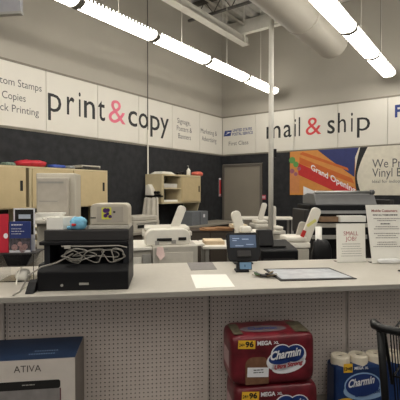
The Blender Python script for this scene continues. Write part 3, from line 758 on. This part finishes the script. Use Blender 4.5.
def peg(x0,x1,z0,z1):
    g=.0254; r=.0045; mb=MB()
    nx=int((x1-x0)/g); nz=int((z1-z0)/g); ox=x0; 
    mb.box(x0+nx*g,x1,0,.004,z0,z1) if x1-x0-nx*g>.001 else None
    mb.box(x0,x0+nx*g,0,.004,z0+nz*g,z1) if z1-z0-nz*g>.001 else None
    sq=[(-1,-1),(0,-1),(1,-1),(1,0),(1,1),(0,1),(-1,1),(-1,0)]
    for i in range(nx):
        for j in range(nz):
            cx=x0+(i+.5)*g; cz=z0+(j+.5)*g
            vs=[(cx+a*g/2,0,cz+b*g/2) for a,b in sq]
            vs+=[(cx+r*a/max(1e-9,math.hypot(a,b)),0,cz+r*b/math.hypot(a,b)) for a,b in sq]
            vs+=[(v[0],.004,v[2]) for v in vs[8:16]]
            mb.add(vs,[(k,(k+1)%8,8+(k+1)%8,8+k) for k in range(8)]+[(8+k,8+(k+1)%8,16+(k+1)%8,16+k) for k in range(8)])
    return mb
def pegx(pxx):   # counter-local x where pixel column meets the pegboard plane
    k=(pxx-200)/FP; c,s=math.cos(CA),math.sin(CA); o=CO+Vector((-s,c,0))*ins
    return (k*o.y-o.x)/(c-k*s)
seams=[-2.19,pegx(4),pegx(209.5),pegx(348),2.59]
for a,b in zip(seams[:-1],seams[1:]):
    o=peg(a+.012,b-.012,.251,CH_-.07).build('pegboard_panel',peg_m,t,loc=(0,ins,0))
for s_ in seams[1:-1]:
    mb=MB(); z=.251; mb.box(s_-.013,s_-.004,ins-.004,ins+.01,.251,CH_-.07); mb.box(s_+.004,s_+.013,ins-.004,ins+.01,.251,CH_-.07)
    while z<CH_-.08: mb.box(s_-.004,s_+.004,ins-.002,ins+.01,z,z+.007); z+=.0254
    mb.build('slotted_upright',slot_m,t)

# ------------------------------------------------------------------ on the counter
def on(pxx,pyy):     # point on counter top
    d=P(pxx,pyy,1)-Vector((0,0,CAMZ)); k=(CH_-CAMZ)/d.z; v=d*k; return Vector((v.x,v.y,CH_+.0008))
# black equipment box
q=on(43,291); BZ0=CH_+.0008; BR=R(5)
BW=.452; 
t=thing('equipment_cabinet','black open fronted equipment box with drawer and coiled cables on the counter','equipment box',(q.x-.0,q.y+.02,BZ0),BR)
HT=.322
MB().box(0,BW,.0,.32,HT-.058,HT).build('top_drawer',blk2_m,t,bevel=.004)
MB().box(-.02,BW,-.025,.32,HT-.078,HT-.0585).build('lip',blk_m,t,bevel=.004)
mb=MB().box(0,.03,0,.32,.14,HT-.079).box(BW-.03,BW,0,.32,.14,HT-.079).box(.03,BW-.03,.2,.32,.14,HT-.079)
mb.build('cavity_shell',mat('box_black',(20,22,28),.5),t)
MB().prism_x([(-.03,.0),(.33,.0),(.33,.14),(.0,.14),(-.03,.10)],-.03,BW).build('lower_drawer',blk_m,t,bevel=.006)
MB().box(.19,.24,-.0325,-.03,.03,.042).build('badge',gry_m,t); MB().lathe([(.007,0),(.007,-.006)],(.1,-.03,.03),n=10,axis='y').build('lock',gry_m,t)
MB().prism_x([(-.09,.0),(-.0,.0),(-.0,.06),(-.03,.05)],-.075,-.031).build('bracket_arm',blk_m,t,bevel=.004)
for a in (.13,.27,.36): MB().box(a,a+.018,.02,.035,.15,HT-.09).build('cable_strap',dark_m,t)
tb_=thing('cable_bundle','tangled grey cables coiled in the black box opening','cables',(q.x,q.y+.02,BZ0),BR)
rr=random.Random(3)
for (cx,rx,rz_,k) in ((.17,.055,.044,0),(.20,.075,.036,1),(.155,.045,.024,2),(.37,.055,.040,3),(.40,.035,.034,4),(.28,.13,.018,5),(.27,.05,.040,6)):
    pts=[]
    for i in range(26):
        a=2*PI*i/26; pts.append((cx+rx*math.cos(a)+.009*math.sin(3*a+k),.012-.012*k%.03-.02+.008*math.sin(2*a+k)-.02, .193+rz_*math.sin(a)*.85+.008*math.cos(2*a+k*2)))
    MB().tube(pts,.003,6,closed=True).build('cable_coil',cabl_m,tb_,smooth=True)
MB().tube([(.16,-.035,.2),(.08,-.045,.155),(.0,-.06,.135),(-.05,-.1,.10),(-.09,-.11,.02),(-.12,-.13,.004)],.0042,6).build('loose_cable',cabl_m,tb_,smooth=True)
MB().tube([(.1,-.035,.24),(.25,-.04,.238),(.4,-.035,.24),(.445,-.035,.23)],.004,6).build('loose_cable',cabl_m,tb_,smooth=True)
MB().box(.12,.15,-.06,-.045,.23,.245).build('plug',wht2_m,tb_)
# on the box: label printer, plush, white carton
o0=Vector((q.x,q.y+.02,BZ0+HT+.0008))
t=thing('card_printer','small beige rounded printer with yellow and purple sticker','printer',lw(o0,BR,(.228,.04,0)),BR)
MB().box(0,.222,.0,.2,0,.022).build('base',wht2_m,t,bevel=.004)
MB().rbox(0.01,.22,.023,.142,.03,.0,.19,corners=(1,1,0,0)).build('hood',mat('printer_beige',(188,180,164),.5),t,bevel=.006)
MB().box(.045,.19,-.002,.0,.04,.125).build('front_cover',mat('printer_beige_dull',(172,164,152),.5),t)
MB().box(.072,.125,-.0035,-.002,.055,.12).build('sticker',yel_m,t,label='yellow sticker')
mb=MB()
for a,b,r_ in ((.092,.104,.014),(.107,.106,.011),(.093,.075,.011),(.118,.07,.010),(.105,.086,.009)): mb.prism_y([(a+r_*math.cos(k*PI/5),b+r_*math.sin(k*PI/5)) for k in range(10)],-.0048,-.0036)
mb.build('sticker_figure',pur_m,t,label='purple and black blotches on the sticker')
MB().box(.135,.147,-.0035,-.002,.09,.1).build('button',blk2_m,t)
MB().box(.01,.04,-.0015,.0,.06,.066).build('slot',dark_m,t)
t=thing('plush_toy','light blue plush toy with red mark lying on the black box','plush toy',lw(o0,BR,(.172,.05,0)),BR)
blob(.043,.04,.037,12,n=(16,10)).build('plush_body',lblue_m,t,smooth=True)
blob(.016,.015,.011,13,n=(10,6)).build('plush_ear',lblue_m,t,smooth=True,loc=(-.045,-.01,.0))
blob(.013,.006,.008,14,n=(10,6)).build('mark',porred_m,t,smooth=True,loc=(-.018,-.038,.02))
blob(.012,.006,.004,15,n=(10,6)).build('mark',dark_m,t,smooth=True,loc=(.005,-.03,.038)) 
t=thing('small_carton','small open white carton on the left end of black box','carton',lw(o0,BR,(.0,.05,0)),BR-.2)
mb=MB(); mb.prism_x([(0,0),(.16,0),(.16,.065),(0,.065)],0,.003).prism_x([(0,0),(.16,0),(.16,.065),(0,.065)],.092,.095).box(.003,.092,0,.003,0,.065).box(.003,.092,.157,.16,0,.065).box(.003,.092,.003,.157,0,.003); mb.build('box_walls',paper_m,t)
MB().box(-.03,-.001,.0,.16,.055,.058,rot=(0,.5,0)).build('flap',wht2_m,t)
t=thing('dark_pouch','small dark red and black pouch beside the plush toy','pouch',lw(o0,BR,(.135,.17,0)),BR)
blob(.03,.03,.02,21).build('pouch_body',mat('pouch_dark',(60,26,30),.6,noise=.4,scale=80),t,smooth=True)

# brochure holder at far left
q=on(1,284)
t=thing('brochure_holder','clear acrylic stand with black tray holding brochures at left edge','brochure stand',(q.x-.035,q.y+.04,CH_+.0008),R(6))
AW=.20
mb=MB().box(0,AW,0,.004,0,.16).box(AW-.004,AW,.004,.2,0,.16).box(0,.004,.004,.2,0,.16).box(.004,AW-.004,.004,.2,0,.004)
mb.build('acrylic_base',glass_m,t)
MB().prism_y([(.02,.16),(.19,.16),(.155,.09),(.05,.09)],.01,.19).build('tray',blk_m,t,bevel=.003,label='black wedge shaped tray')
MB().box(-.03,AW+.01,.005,.2,.161,.167).build('ledge',blk2_m,t)
h0=Vector((q.x-.035,q.y+.04,CH_+.0008+.168))
def broch(name,label,x0,x1,y,h,mt):
    t=thing(name,label,'brochure',lw(h0,R(6),(x0,y,0)),R(6)); w=x1-x0
    MB().box(0,w,0,.012,0,h).build('card',mt,t,bevel=.001); return t,w
t,w=broch('brochure','red brochure card at the far left edge',-.06,.044,.04,.23,brred_m)
MB().prism_y([(.09+.013*math.cos(k*PI/6),.10+.016*math.sin(k*PI/6)) for k in range(12)],-.001,-.0002).build('printed_mark',logow_m,t)
t,w=broch('brochure','navy brochure with photo of people, right of the red one',.05,.172,.04,.185,brblue_m)
MB().box(.0,w,-.0008,-.0002,.0,.085).build('photo',mat('photo_dark',(70,64,70),.5,noise=.8,scale=60),t)
mb=MB()
for (a,b,r_) in ((.03,.03,.018),(.06,.05,.014),(.09,.035,.016),(.075,.02,.02)): mb.prism_y([(a+r_*math.cos(k*PI/5),b+r_*1.1*math.sin(k*PI/5)) for k in range(10)],-.0016,-.0009)
mb.build('photo_people',mat('photo_pale',(150,120,118),.6,noise=.3,scale=90),t)
lines(MB(),.012,.10,[.162],.006,-.0002,center=False,seed=3).build('title_print',logow_m,t)
lines(MB(),.012,.09,[.14,.125,.11],.003,-.0002,center=False,seed=4).build('small_print',logow_m,t)
MB().box(.0,w,-.0016,-.0009,.0,.014).build('footer_strip',logow_m,t)
t=thing('framed_card','black card with white label behind the navy brochure','card',lw(h0,R(6),(.055,.1,0)),R(6))
MB().box(0,.125,0,.006,0,.262).build('card',logow_m,t); MB().box(.008,.117,-.001,-.0002,.1,.254).build('face',dark_m,t); MB().box(.03,.1,-.002,-.0012,.198,.224).build('label',mat('card_label',(176,186,200),.6),t)
q=on(14,286)
t=thing('tissue_wad','crumpled white tissue in the clear stand','tissue',(q.x-.005,q.y+.13,CH_+.006),0)
blob(.04,.03,.035,31).build('tissue',paper_m,t,smooth=True)
q=on(20,285)
tag(MB().tube([on(16,285),on(18,283)+Vector((0,0,.05)),on(22,281)+Vector((0,.01,.1)),on(26,281)+Vector((0,.01,.125))],.004,6).build('string',wht_m),'thin curved white cord rising in front of the clear stand','string') 
tag(MB().tube([on(17,293)+Vector((0,0,.004)),on(29,285)+Vector((0,0,.004)),],.003,6).build('string',wht_m),'short straight white cord lying on the counter, left end','string')

# sheets and mats
def quad(pts,th,name,mt,label,cat):
    c=sum(pts,Vector())/len(pts); c.z=CH_+.0008
    mb=MB(); mb.prism_z([(p.x-c.x,p.y-c.y) for p in pts],0,th); o=mb.build(name,mt,loc=c); return tag(o,label,cat)
o=quad([on(196,288.5),on(235,287),on(226,274.5),on(190.5,274.8)],.0008,'paper_sheet',paper_m,'blank white paper sheet lying near the counter front','paper')
o=quad([on(191,270.5),on(217,269.5),on(212,262.3),on(187,263)],.002,'dark_card',mat('card_grey',(118,114,112),.5,noise=.15,scale=30),'dark grey card lying at the counter back edge','card')
mat_pts=[on(280.5,281.5),on(357,279.3),on(329,268.2),on(263.5,269.4)]
c=sum(mat_pts,Vector())/4; c.z=CH_+.0008
t=thing('counter_mat','black framed counter mat with pale printed insert','counter mat',c)
def ins_poly(pts,f,c): return [(p.x-c.x)*f for p in pts]
pp=[((p.x-c.x),(p.y-c.y)) for p in mat_pts]
MB().prism_z(pp,0,.004).build('frame',blk_m,t)
cx_=sum(a for a,b in pp)/4; cy_=sum(b for a,b in pp)/4
MB().prism_z([(cx_+(a-cx_)*.92,cy_+(b-cy_)*.80) for a,b in pp],.0041,.005).build('insert',mat('mat_insert',(190,194,200),.25,noise=.12,scale=12),t)
# keys
q=on(264.5,277)
t=thing('key_bunch','bunch of keys with green tag on the counter by the mat','keys',q)
MB().tube([(.02*math.cos(a*PI/8),.02*math.sin(a*PI/8),.003) for a in range(16)],.0015,6,closed=True).build('key_ring',stl_m,t)
for k,a in enumerate((.2,-.3,-.9,2.6,3.3,2.1,.7)):
    c,s_=math.cos(a),math.sin(a); mb=MB(); r0=.016
    mb.prism_z([(.014+.016*math.cos(i*PI/5),.016*math.sin(i*PI/5)) for i in range(10)],0,.004); mb.box(.028,.066,-.005,.005,0,.004).box(.05,.054,-.009,-.005,0,.004).box(.058,.062,-.008,-.005,0,.004)
    mb.build('key',stl_m if k%2 else mat('brass_dark',(110,94,66),.4,metal=.7),t,loc=(r0*c,r0*s_,.004*(k%4)+.001),rot=(.12,-.2,a))
MB().box(-.06,-.018,-.0,.03,.008,.016,rot=(.2,.3,.3)).build('tag',mat('tag_green',(80,104,72),.5),t)
MB().box(.0,.07,-.03,-.01,.008,.022,rot=(0,.1,-.5)).build('fob',blk_m,t,bevel=.003)
MB().box(-.03,.01,-.04,-.012,.006,.02,rot=(.1,.1,.5)).build('fob',blk2_m,t,bevel=.003)
# tablet POS
q=on(243,271)
t=thing('payment_terminal','small card reader with lit blue screen on the counter','card reader',(q.x-.0,q.y-.02,CH_+.0008),R(4))
MB().box(-.055,.035,-.03,.05,0,.014).build('base',blk_m,t,bevel=.004)
MB().prism_x([(-.02,.014),(.03,.014),(.03,.05),(.01,.055)],-.045,.0).build('neck',blk_m,t)
hd=MB().box(-.03,.055,-.006,.006,0,.052).build('screen_housing',blk_m,t,loc=(0,-.015,.014),rot=(-.25,0,0),bevel=.003)
MB().box(-.026,.051,-.0075,-.0062,.004,.048).build('screen',screen2_m,t,loc=(0,-.015,.014),rot=(-.25,0,0))
MB().box(.005,.011,-.0085,-.0076,.018,.034).build('screen_icon',mat('icon_dark',(50,70,90),.5),t,loc=(0,-.015,.014),rot=(-.25,0,0))
q=on(244,264.5)
t=thing('tablet_register','black framed tablet register with blue screen on a stand','tablet',(q.x,q.y+.0,CH_+.0008),R(4))
MB().box(-.07,.07,0,.12,0,.01).build('stand_base',blk_m,t,bevel=.003)
MB().prism_x([(.03,.01),(.09,.01),(.06,.09),(.035,.09)],-.04,.04).build('stand_neck',blk_m,t)
fr=MB(); fr.rbox(-.112,.112,0,.195,.018,-.012,.012); kk=dict(loc=(0,.0,.022),rot=(-.35,0,-.03))
poly_=[(-.095,0),(.09,0),(.115,.05),(.10,.19),(.085,.2),(-.10,.195),(-.115,.18),(-.108,.03)]
poly_=[(a*1.1,b*1.08) for a,b in poly_]; MB().prism_y(poly_,-.012,.012).build('frame',blk_m,t,bevel=.004,**kk)
MB().box(-.1,.094,-.0135,-.0122,.10,.195).build('screen',screen_m,t,**kk)
MB().box(-.05,.05,-.028,-.0122,.03,.075).build('card_slot',blk2_m,t,bevel=.004,**kk)
mb=MB()
for a,b,c_2 in ((-.08,-.03,.165),(-.08,-.05,.15),(-.01,.04,.16),(.02,.075,.12),(-.06,-.0,.11)): mb.box(a,b,-.0142,-.0136,c_2,c_2+.006)
mb.build('screen_print',mat('screen_pale',(150,170,200),.4),t,**kk)
# small sign
q=on(337,262.5)
def acrylic(label,x0,x1,h,tilt,q,rz):
    t=thing('counter_sign',label,'sign',q,rz); w=x1-x0
    MB().box(0,w,0,.004,0,h,rot=(tilt,0,0),piv=(0,0,0)).build('sign_sheet',paper_m,t)
    MB().box(0,w,-.01,.07,-.0,.003).build('foot',glass_m,t)
    return t,w
wS=.225; hS=P(350,224,q.y).z-CH_
t,w=acrylic('small upright counter sign reading SMALL JOB? in red letters',0,wS,hS,-.06,q,R(5))
k_=dict(rot=(-.06,0,0))
mb=MB(); text(mb,'SMALL',.055,.17,hS-.088,cap=.03,y=-.001,bold=.0); text(mb,'JOB?',.07,.155,hS-.128,cap=.03,y=-.001); mb.build('heading',mat('text_redbrown',(164,70,72),.6),t,**k_)
lines(MB(),.035,.19,[hS-.155,],.004,-.0006,seed=6).build('small_print',gry_m,t,**k_); lines(MB(),.03,.2,[.135-.018*k for k in range(6)],.004,-.0006,seed=7).build('small_print',gry_m,t,**k_)
# large sign
q=on(372,263.5); 
hB=P(380,205,q.y).z-CH_
t=thing('counter_sign','larger counter sign in clear sleeve with red heading, at right edge','sign',q,R(4)); w=.29
MB().add([(0,0,0),(w,0,0),(w-.02,.02,hB),(-.045,.02,hB)],[(0,1,2,3)]).build('sign_sheet',paper_m,t); o=t.children[0]; sm=o.modifiers.new('s','SOLIDIFY'); sm.thickness=.002
MB().box(0,w,-.01,.07,-.0,.003).build('foot',glass_m,t)
kk=dict(rot=(-math.atan2(.02,hB),0,0))
mb=MB(); text(mb,'Mobile Customers:',.0,.20,hB-.052,cap=.017,y=-.004,bold=.02); mb.build('heading',mat('text_red',(150,64,58),.6),t,**kk)
mb=MB(); text(mb,'READ ALL THE',.01,.11,hB-.08,cap=.010,y=-.004,bold=.03); lines(mb,.11,.2,[hB-.08],.009,-.004,seed=2); lines(mb,.06,.15,[hB-.145],.008,-.004,seed=9); mb.build('bold_print',textg_m,t,**kk)
lines(MB(),.01,.22,[hB-.165-.016*k for k in range(2)]+[hB-.215-.016*k for k in range(3)]+[hB-.28-.016*k for k in range(3)]+[hB-.105,hB-.12],.005,-.004,seed=11).build('small_print',mat('print_faint',(140,132,130),.6),t,**kk)
o=blob(.09,.012,.02,41).build('sleeve_glare',glare_m,t,smooth=True,loc=(.12,-.016,.001))  # pale lump modelled in place of a glare spot on the clear sleeve
# small black thing at right edge
q=on(401,271.5)
tag(blob(.02,.012,.006,44).build('pen_cap',blk_m,loc=q,smooth=True),'small black object at the right edge of the counter','pen cap')

# ------------------------------------------------------------------ merchandise on base shelf
ZS=.2508
# shredder carton
A=P(75,357,2.04); 
t=thing('shredder_box','white and navy boxed shredder with ATIVA lettering on the lower shelf','boxed product',(A.x,A.y,ZS),CA)
hb=A.z-ZS; wb=.46; db=.30
MB().box(-wb,0,0,db,0,hb-.0015).build('carton',carton_m,t,bevel=.002)
MB().box(-wb,0,-.0005,db,hb-.001,hb).build('lid_panel',navy_m,t)
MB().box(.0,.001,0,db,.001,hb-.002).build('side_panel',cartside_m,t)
k=.195/1.0
X=lambda pxx: (P(pxx,370,2.04).x-A.x)/math.cos(CA)
mb=MB(); text(mb,'ATIVA',X(17.5),X(43),P(30,371,2.02).z-ZS,cap=.033,y=-.001); mb.build('lettering',mat('text_taupe',(70,62,60),.6),t)
zb1=P(30,380,2.02).z-ZS; zb0=P(30,388.5,2.02).z-ZS
MB().rbox(X(1),X(61),zb0,zb1,.012,-.0022,-.0012).build('picture_head',dark_m,t,label='black shredder head in the printed picture')
MB().box(X(2),X(60.5),-.0018,-.001,.03,zb0).build('picture_body',mat('picture_grey',(128,124,122),.6,noise=.15,scale=20),t)
MB().box(X(60.5),X(61.5),-.0018,-.001,.03,zb0).build('picture_edge',mat('picture_maroon',(92,40,46),.6),t)
lines(MB(),X(23),X(39),[(zb0+zb1)/2],.005,-.0023,seed=13).build('picture_print',gry_m,t)
for zz_,w0,w1 in ((.10,-.22,-.11),(.06,-.24,-.11)):
    x=w0; mb=MB()
    while x<w1: mb.box(x,x+.008,zz_,zz_+.012,hb+.0002,hb+.0006); x+=.012
    mb.build('lid_print',mat('lid_print_grey',(110,130,160),.6),t)

def pack(x,y,z,label,top=True):
    w,h,dd=.465,.268,.26
    t=thing('toilet_paper_pack',label,'toilet paper pack',(x,y,z),CA,'red toilet paper packs on the lower shelf')
    mb=MB(); nx,nz,ny=16,10,6
    bm=bmesh.new(); bmesh.ops.create_cube(bm,size=1); bmesh.ops.subdivide_edges(bm,edges=bm.edges,cuts=11,use_grid_fill=True)
    rr=random.Random(int(z*1000))
    for v in bm.verts:
        x_,y_,z_=v.co
        cr_=max(abs(x_),abs(y_),abs(z_))
        L2=(abs(x_*2)**9+abs(y_*2)**7+abs(z_*2)**9)**(1/9); L2=max(L2,1e-6); kx=1/max(L2,1)
        x2,y2,z2=x_*kx,y_*kx,z_*kx
        bul=.012*abs(math.sin((x_+.5)*4*PI))**.5
        v.co=Vector(((x2+.5)*w, (y2+.5)*dd + (bul*(.5+y_) if y_>0 else 0), (z2+.5)*h + rr.uniform(-.001,.001)*(abs(z_)<.45)))
    me=bpy.data.meshes.new('wrap'); bm.to_mesh(me); bm.free(); me.materials.append(pkred_m)
    for p in me.polygons: p.use_smooth=True
    o=bpy.data.objects.new('wrap',me); COL.objects.link(o); o.parent=t
    yf=-.0015
    MB().box(.036,.128,yf-.001,yf,h-.066,h-.022,rot=(0,.05,0)).build('yellow_patch',pkyel_m,t)
    mb=MB(); text(mb,'24=',.04,.07,h-.053,cap=.017,y=yf-.002,bold=.02); text(mb,'96',.074,.118,h-.056,cap=.027,y=yf-.002,bold=.04); mb.build('count_print',dark_m,t)
    mb=MB(); text(mb,'MEGA',.138,.217,h-.05,cap=.021,y=yf-.002,bold=.035); text(mb,'XL',.226,.256,h-.047,cap=.013,y=yf-.002,bold=.03); mb.build('mega_print',logow_m,t)
    def ell(cx,cz,rx,rz,n=24,a=0): return [(cx+rx*math.cos(2*PI*k/n)*math.cos(a)-rz*math.sin(2*PI*k/n)*math.sin(a), cz+rx*math.cos(2*PI*k/n)*math.sin(a)+rz*math.sin(2*PI*k/n)*math.cos(a)) for k in range(n)]
    mb=MB()
    for e_ in ((.285,.135,.098,.058),(.27,.165,.058,.052),(.345,.155,.062,.058),(.31,.105,.095,.042)): mb.prism_y(ell(e_[0],e_[1],e_[2],e_[3],a=.2),yf-.0015,yf)
    mb.build('logo_border',logow_m,t)
    mb=MB()
    for e_ in ((.285,.15,.086,.036),(.27,.17,.05,.042),(.342,.165,.054,.044)): mb.prism_y(ell(e_[0],e_[1],e_[2],e_[3],a=.2),yf-.0025,yf-.0014)
    mb.build('logo_cloud',logob_m,t)
    mb=MB(); text(mb,'Charmin',.205,.372,.135,cap=.044,y=yf-.0034,bold=.03,shear=.25,slope=.12); mb.build('logo_lettering',logow_m,t)
    mb=MB(); text(mb,'Ultra Strong',.23,.385,.085,cap=.021,y=yf-.0034,bold=.035,shear=.15,slope=.14); mb.build('variety_print',logor_m,t)
    # brown and white side / corner print
    MB().box(-.0012,-.0002,.06,.2,.08,.17).build('side_flap',mat('flap_pale',(180,150,150),.6),t)
    MB().rbox(.075,.2,.012,.155,.04,yf-.0005,yf,corners=(1,1,0,0)).build('printed_panel',mat('pack_brown',(112,78,56),.6,noise=.2,scale=40),t,label='plain brown printed patch')
    MB().box(.085,.2,yf-.0015,yf-.0007,.05,.10,rot=(0,.05,0)).build('white_patch',logow_m,t)
    mb=MB(); text(mb,'NEW LOOK',.11,.16,.089,cap=.007,y=yf-.002,bold=.03); mb.build('patch_print',textg_m,t) if False else None
    lines(MB(),.115,.175,[.085,.072],.005,yf-.0018,seed=5).build('patch_print',textg_m,t)
    if top:
        mb=MB(); mb.prism_z([(.14+.13*math.cos(2*PI*k/24)+.06,.1+.05*math.sin(2*PI*k/24)) for k in range(24)],h+.0012,h+.002); mb.build('top_logo_cloud',mat('top_cloud',(104,92,96),.5),t); MB().box(.02,.07,.03,.2,h+.0005,h+.001).build('top_print',mat('top_print_olive',(84,78,62),.5,noise=.4,scale=30),t); MB().box(.36,.44,.03,.2,h+.0005,h+.001).build('top_print',mat('top_print_olive',(84,78,62)),t)
        mb=MB(); text(mb,'Charmin',.115,.275,.085,cap=.04,y=h+.003,bold=.03,flat=True); mb.build('top_lettering',logob_m,t)
    return t
q=P(231,337,2.1); zp=q.z-.268
pack(q.x+.002,q.y,zp,'red toilet paper pack on top of the red stack')
zp2=zp-.2705
pack(q.x+.022,q.y-.0,zp2,'red toilet paper pack under the top one, mostly cut off',top=False)
# riser under stack
h2=zp2-ZS
if h2>.004:
    tag(MB().box(0,.45,0,.26,0,h2-.001).build('carton_riser',brown_m,loc=(q.x+.02,q.y,ZS),rot=(0,0,CA)),'plain brown carton beneath the red stack','carton')

# blue pack
q=P(335.5,366.5,2.36); w=.47; h=q.z-ZS; dd=.125
t=thing('toilet_paper_pack','blue toilet paper pack with white rolls showing on top','toilet paper pack',(q.x,q.y,ZS),CA)
MB().box(0,w,0,dd,0,h).build('wrap',pkblue_m,t,bevel=.02)
for k in range(4):
    for j in range(1):
        cx=.06+k*.114; cy=.06+j*.118
        rl=MB().lathe([(.0565,h-.012),(.0565,h+.035),(.05,h+.043),(.022,h+.043),(.02,h+.03)],(cx,cy,0),n=24).build('roll',tissue_m,t,smooth=False)
        MB().lathe([(.019,h+.031),(.019,h+.0315)],(cx,cy,0),n=14).build('roll_core',mat('core_hollow',(86,72,60),.9),rl)
yf=-.0012
zt1=P(340,365,2.28).z-ZS
MB().box(.05,.105,yf-.002,yf,h-.04,h+.012).build('yellow_patch',pkyel_m,t)
mb=MB(); text(mb,'12=48',.053,.102,h-.027,cap=.02,y=yf-.003,bold=.03); mb.build('count_print',dark_m,t)
mb=MB(); text(mb,'MEGA',.118,.175,h-.025,cap=.016,y=yf-.001,bold=.035); text(mb,'XL',.183,.205,h-.025,cap=.013,y=yf-.001,bold=.03); mb.build('mega_print',logow_m,t)
def ell(cx,cz,rx,rz,n=28): return [(cx+rx*math.cos(2*PI*k/n), cz+rz*math.sin(2*PI*k/n)) for k in range(n)]
zc=h-.12
mb=MB(); mb.prism_y(ell(.17,zc,.115,.075),yf-.001,yf); mb.prism_y(ell(.19,zc-.03,.14,.06),yf-.001,yf); mb.build('logo_border',mat('logo_pale_blue',(140,170,205),.5),t)
mb=MB(); mb.prism_y(ell(.17,zc+.0,.107,.067),yf-.002,yf-.0009); mb.build('logo_cloud',logob_m,t)
mb=MB(); text(mb,'Charmin',.075,.24,zc-.01,cap=.045,y=yf-.003,bold=.03,shear=.2,slope=.12); mb.build('logo_lettering',logow_m,t)
mb=MB(); text(mb,'Ultra Soft',.12,.28,zc-.068,cap=.024,y=yf-.003,bold=.02,shear=.15,slope=.12); mb.build('variety_print',logob_m,t)
mb=MB(); mb.prism_y(ell(.06,zc-.09,.05,.02),yf-.004,yf-.002); mb.build('yellow_burst',pkyel_m,t)

# ------------------------------------------------------------------ shopping cart
q=P(376,326,1.72)
t=thing('shopping_cart','black shopping cart cut off at the right edge','shopping cart',(q.x-.01,q.y,0),R(-37)); HZ=q.z
W=.50; rc=.07
MB().tube([(-.0,.10,HZ-.03),(-.012,.05,HZ),(-.0,.01,HZ+.0),(.04,-.01,HZ),(.25,-.012,HZ),(W-.04,-.01,HZ),(W,.01,HZ),(W+.012,.05,HZ),(W,.10,HZ-.03)],.0165,12).build('handle',cart_m,t,smooth=True)
for s_,x in ((1,.02),(-1,W-.02)):
    MB().tube([(x,.02,HZ),(x+.02*s_,.035,HZ-.3),(x+.03*s_,.06,HZ-.62),(x+.03*s_,.10,.14)],.016,10).build('side_post',cart_m,t,smooth=True)
    MB().tube([(x,.09,HZ-.03),(x+.02*s_,.17,HZ-.3)],.008,8).build('brace',cart_m,t)
MB().box(.12,.38,.0,.03,HZ+.012,HZ+.035).build('child_seat_flap',cart_m,t,bevel=.004)
def basket(z0,z1,y0,y1,x0,x1,tp):
    mb=MB(); n=9
    for z in (z0,(z0+z1)/2,z1):
        f=(z-z0)/(z1-z0); a=x0+tp*(1-f); b=x1-tp*(1-f); c_3=y0; d_3=y1-tp*2*(1-f)
        mb.tube([(a,c_3,z),(b,c_3,z),(b,d_3,z),(a,d_3,z)],.005,6,closed=True)
    for k in range(n):
        u=k/(n-1)
        mb.tube([(x0+tp+(x1-x0-2*tp)*u,y0,z0),(x0+(x1-x0)*u,y0,z1)],.0028,5); mb.tube([(x0+tp+(x1-x0-2*tp)*u,y1-2*tp,z0),(x0+(x1-x0)*u,y1,z1)],.0028,5)
        mb.tube([(x0+tp+(x1-x0-2*tp)*u,y0,z0),(x0+tp+(x1-x0-2*tp)*u,y1-2*tp,z0)],.0028,5)
    for k in range(14):
        u=k/13
        for s_ in (0,1):
            xa_=x0 if s_==0 else x1; xb_=x0+tp if s_==0 else x1-tp
            mb.tube([(xb_,y0+(y1-2*tp-y0)*u,z0),(xa_,y0+(y1-y0)*u,z1)],.0028,5)
    return mb
basket(HZ-.42,HZ-.05,.10,.78,.045,W-.045,.03).build('basket',cart_m,t)
MB().tube([(.05,.10,.14),(.07,.72,.14),(W-.07,.72,.14),(W-.05,.10,.14)],.012,8,closed=True).build('base_frame',cart_m,t)
for x,y in ((.05,.10),(W-.05,.10),(.08,.70),(W-.08,.70)):
    c=MB().box(x-.015,x+.015,y-.02,y+.02,.09,.14).build('caster',cart_m,t)
    MB().lathe([(.05,-.012),(.05,.012)],(x,y,.05),n=18,axis='x').build('wheel',mat('wheel_grey',(90,90,92),.6),c)

# ------------------------------------------------------------------ world, view
w=bpy.data.worlds.new('w'); S.world=w; w.use_nodes=True
w.node_tree.nodes['Background'].inputs[0].default_value=(*lin((214,211,206)),1); w.node_tree.nodes['Background'].inputs[1].default_value=.45
S.view_settings.view_transform='Standard'; S.view_settings.look='None'; S.view_settings.gamma=1; S.view_settings.use_curve_mapping=False
S.view_settings.exposure=0.27
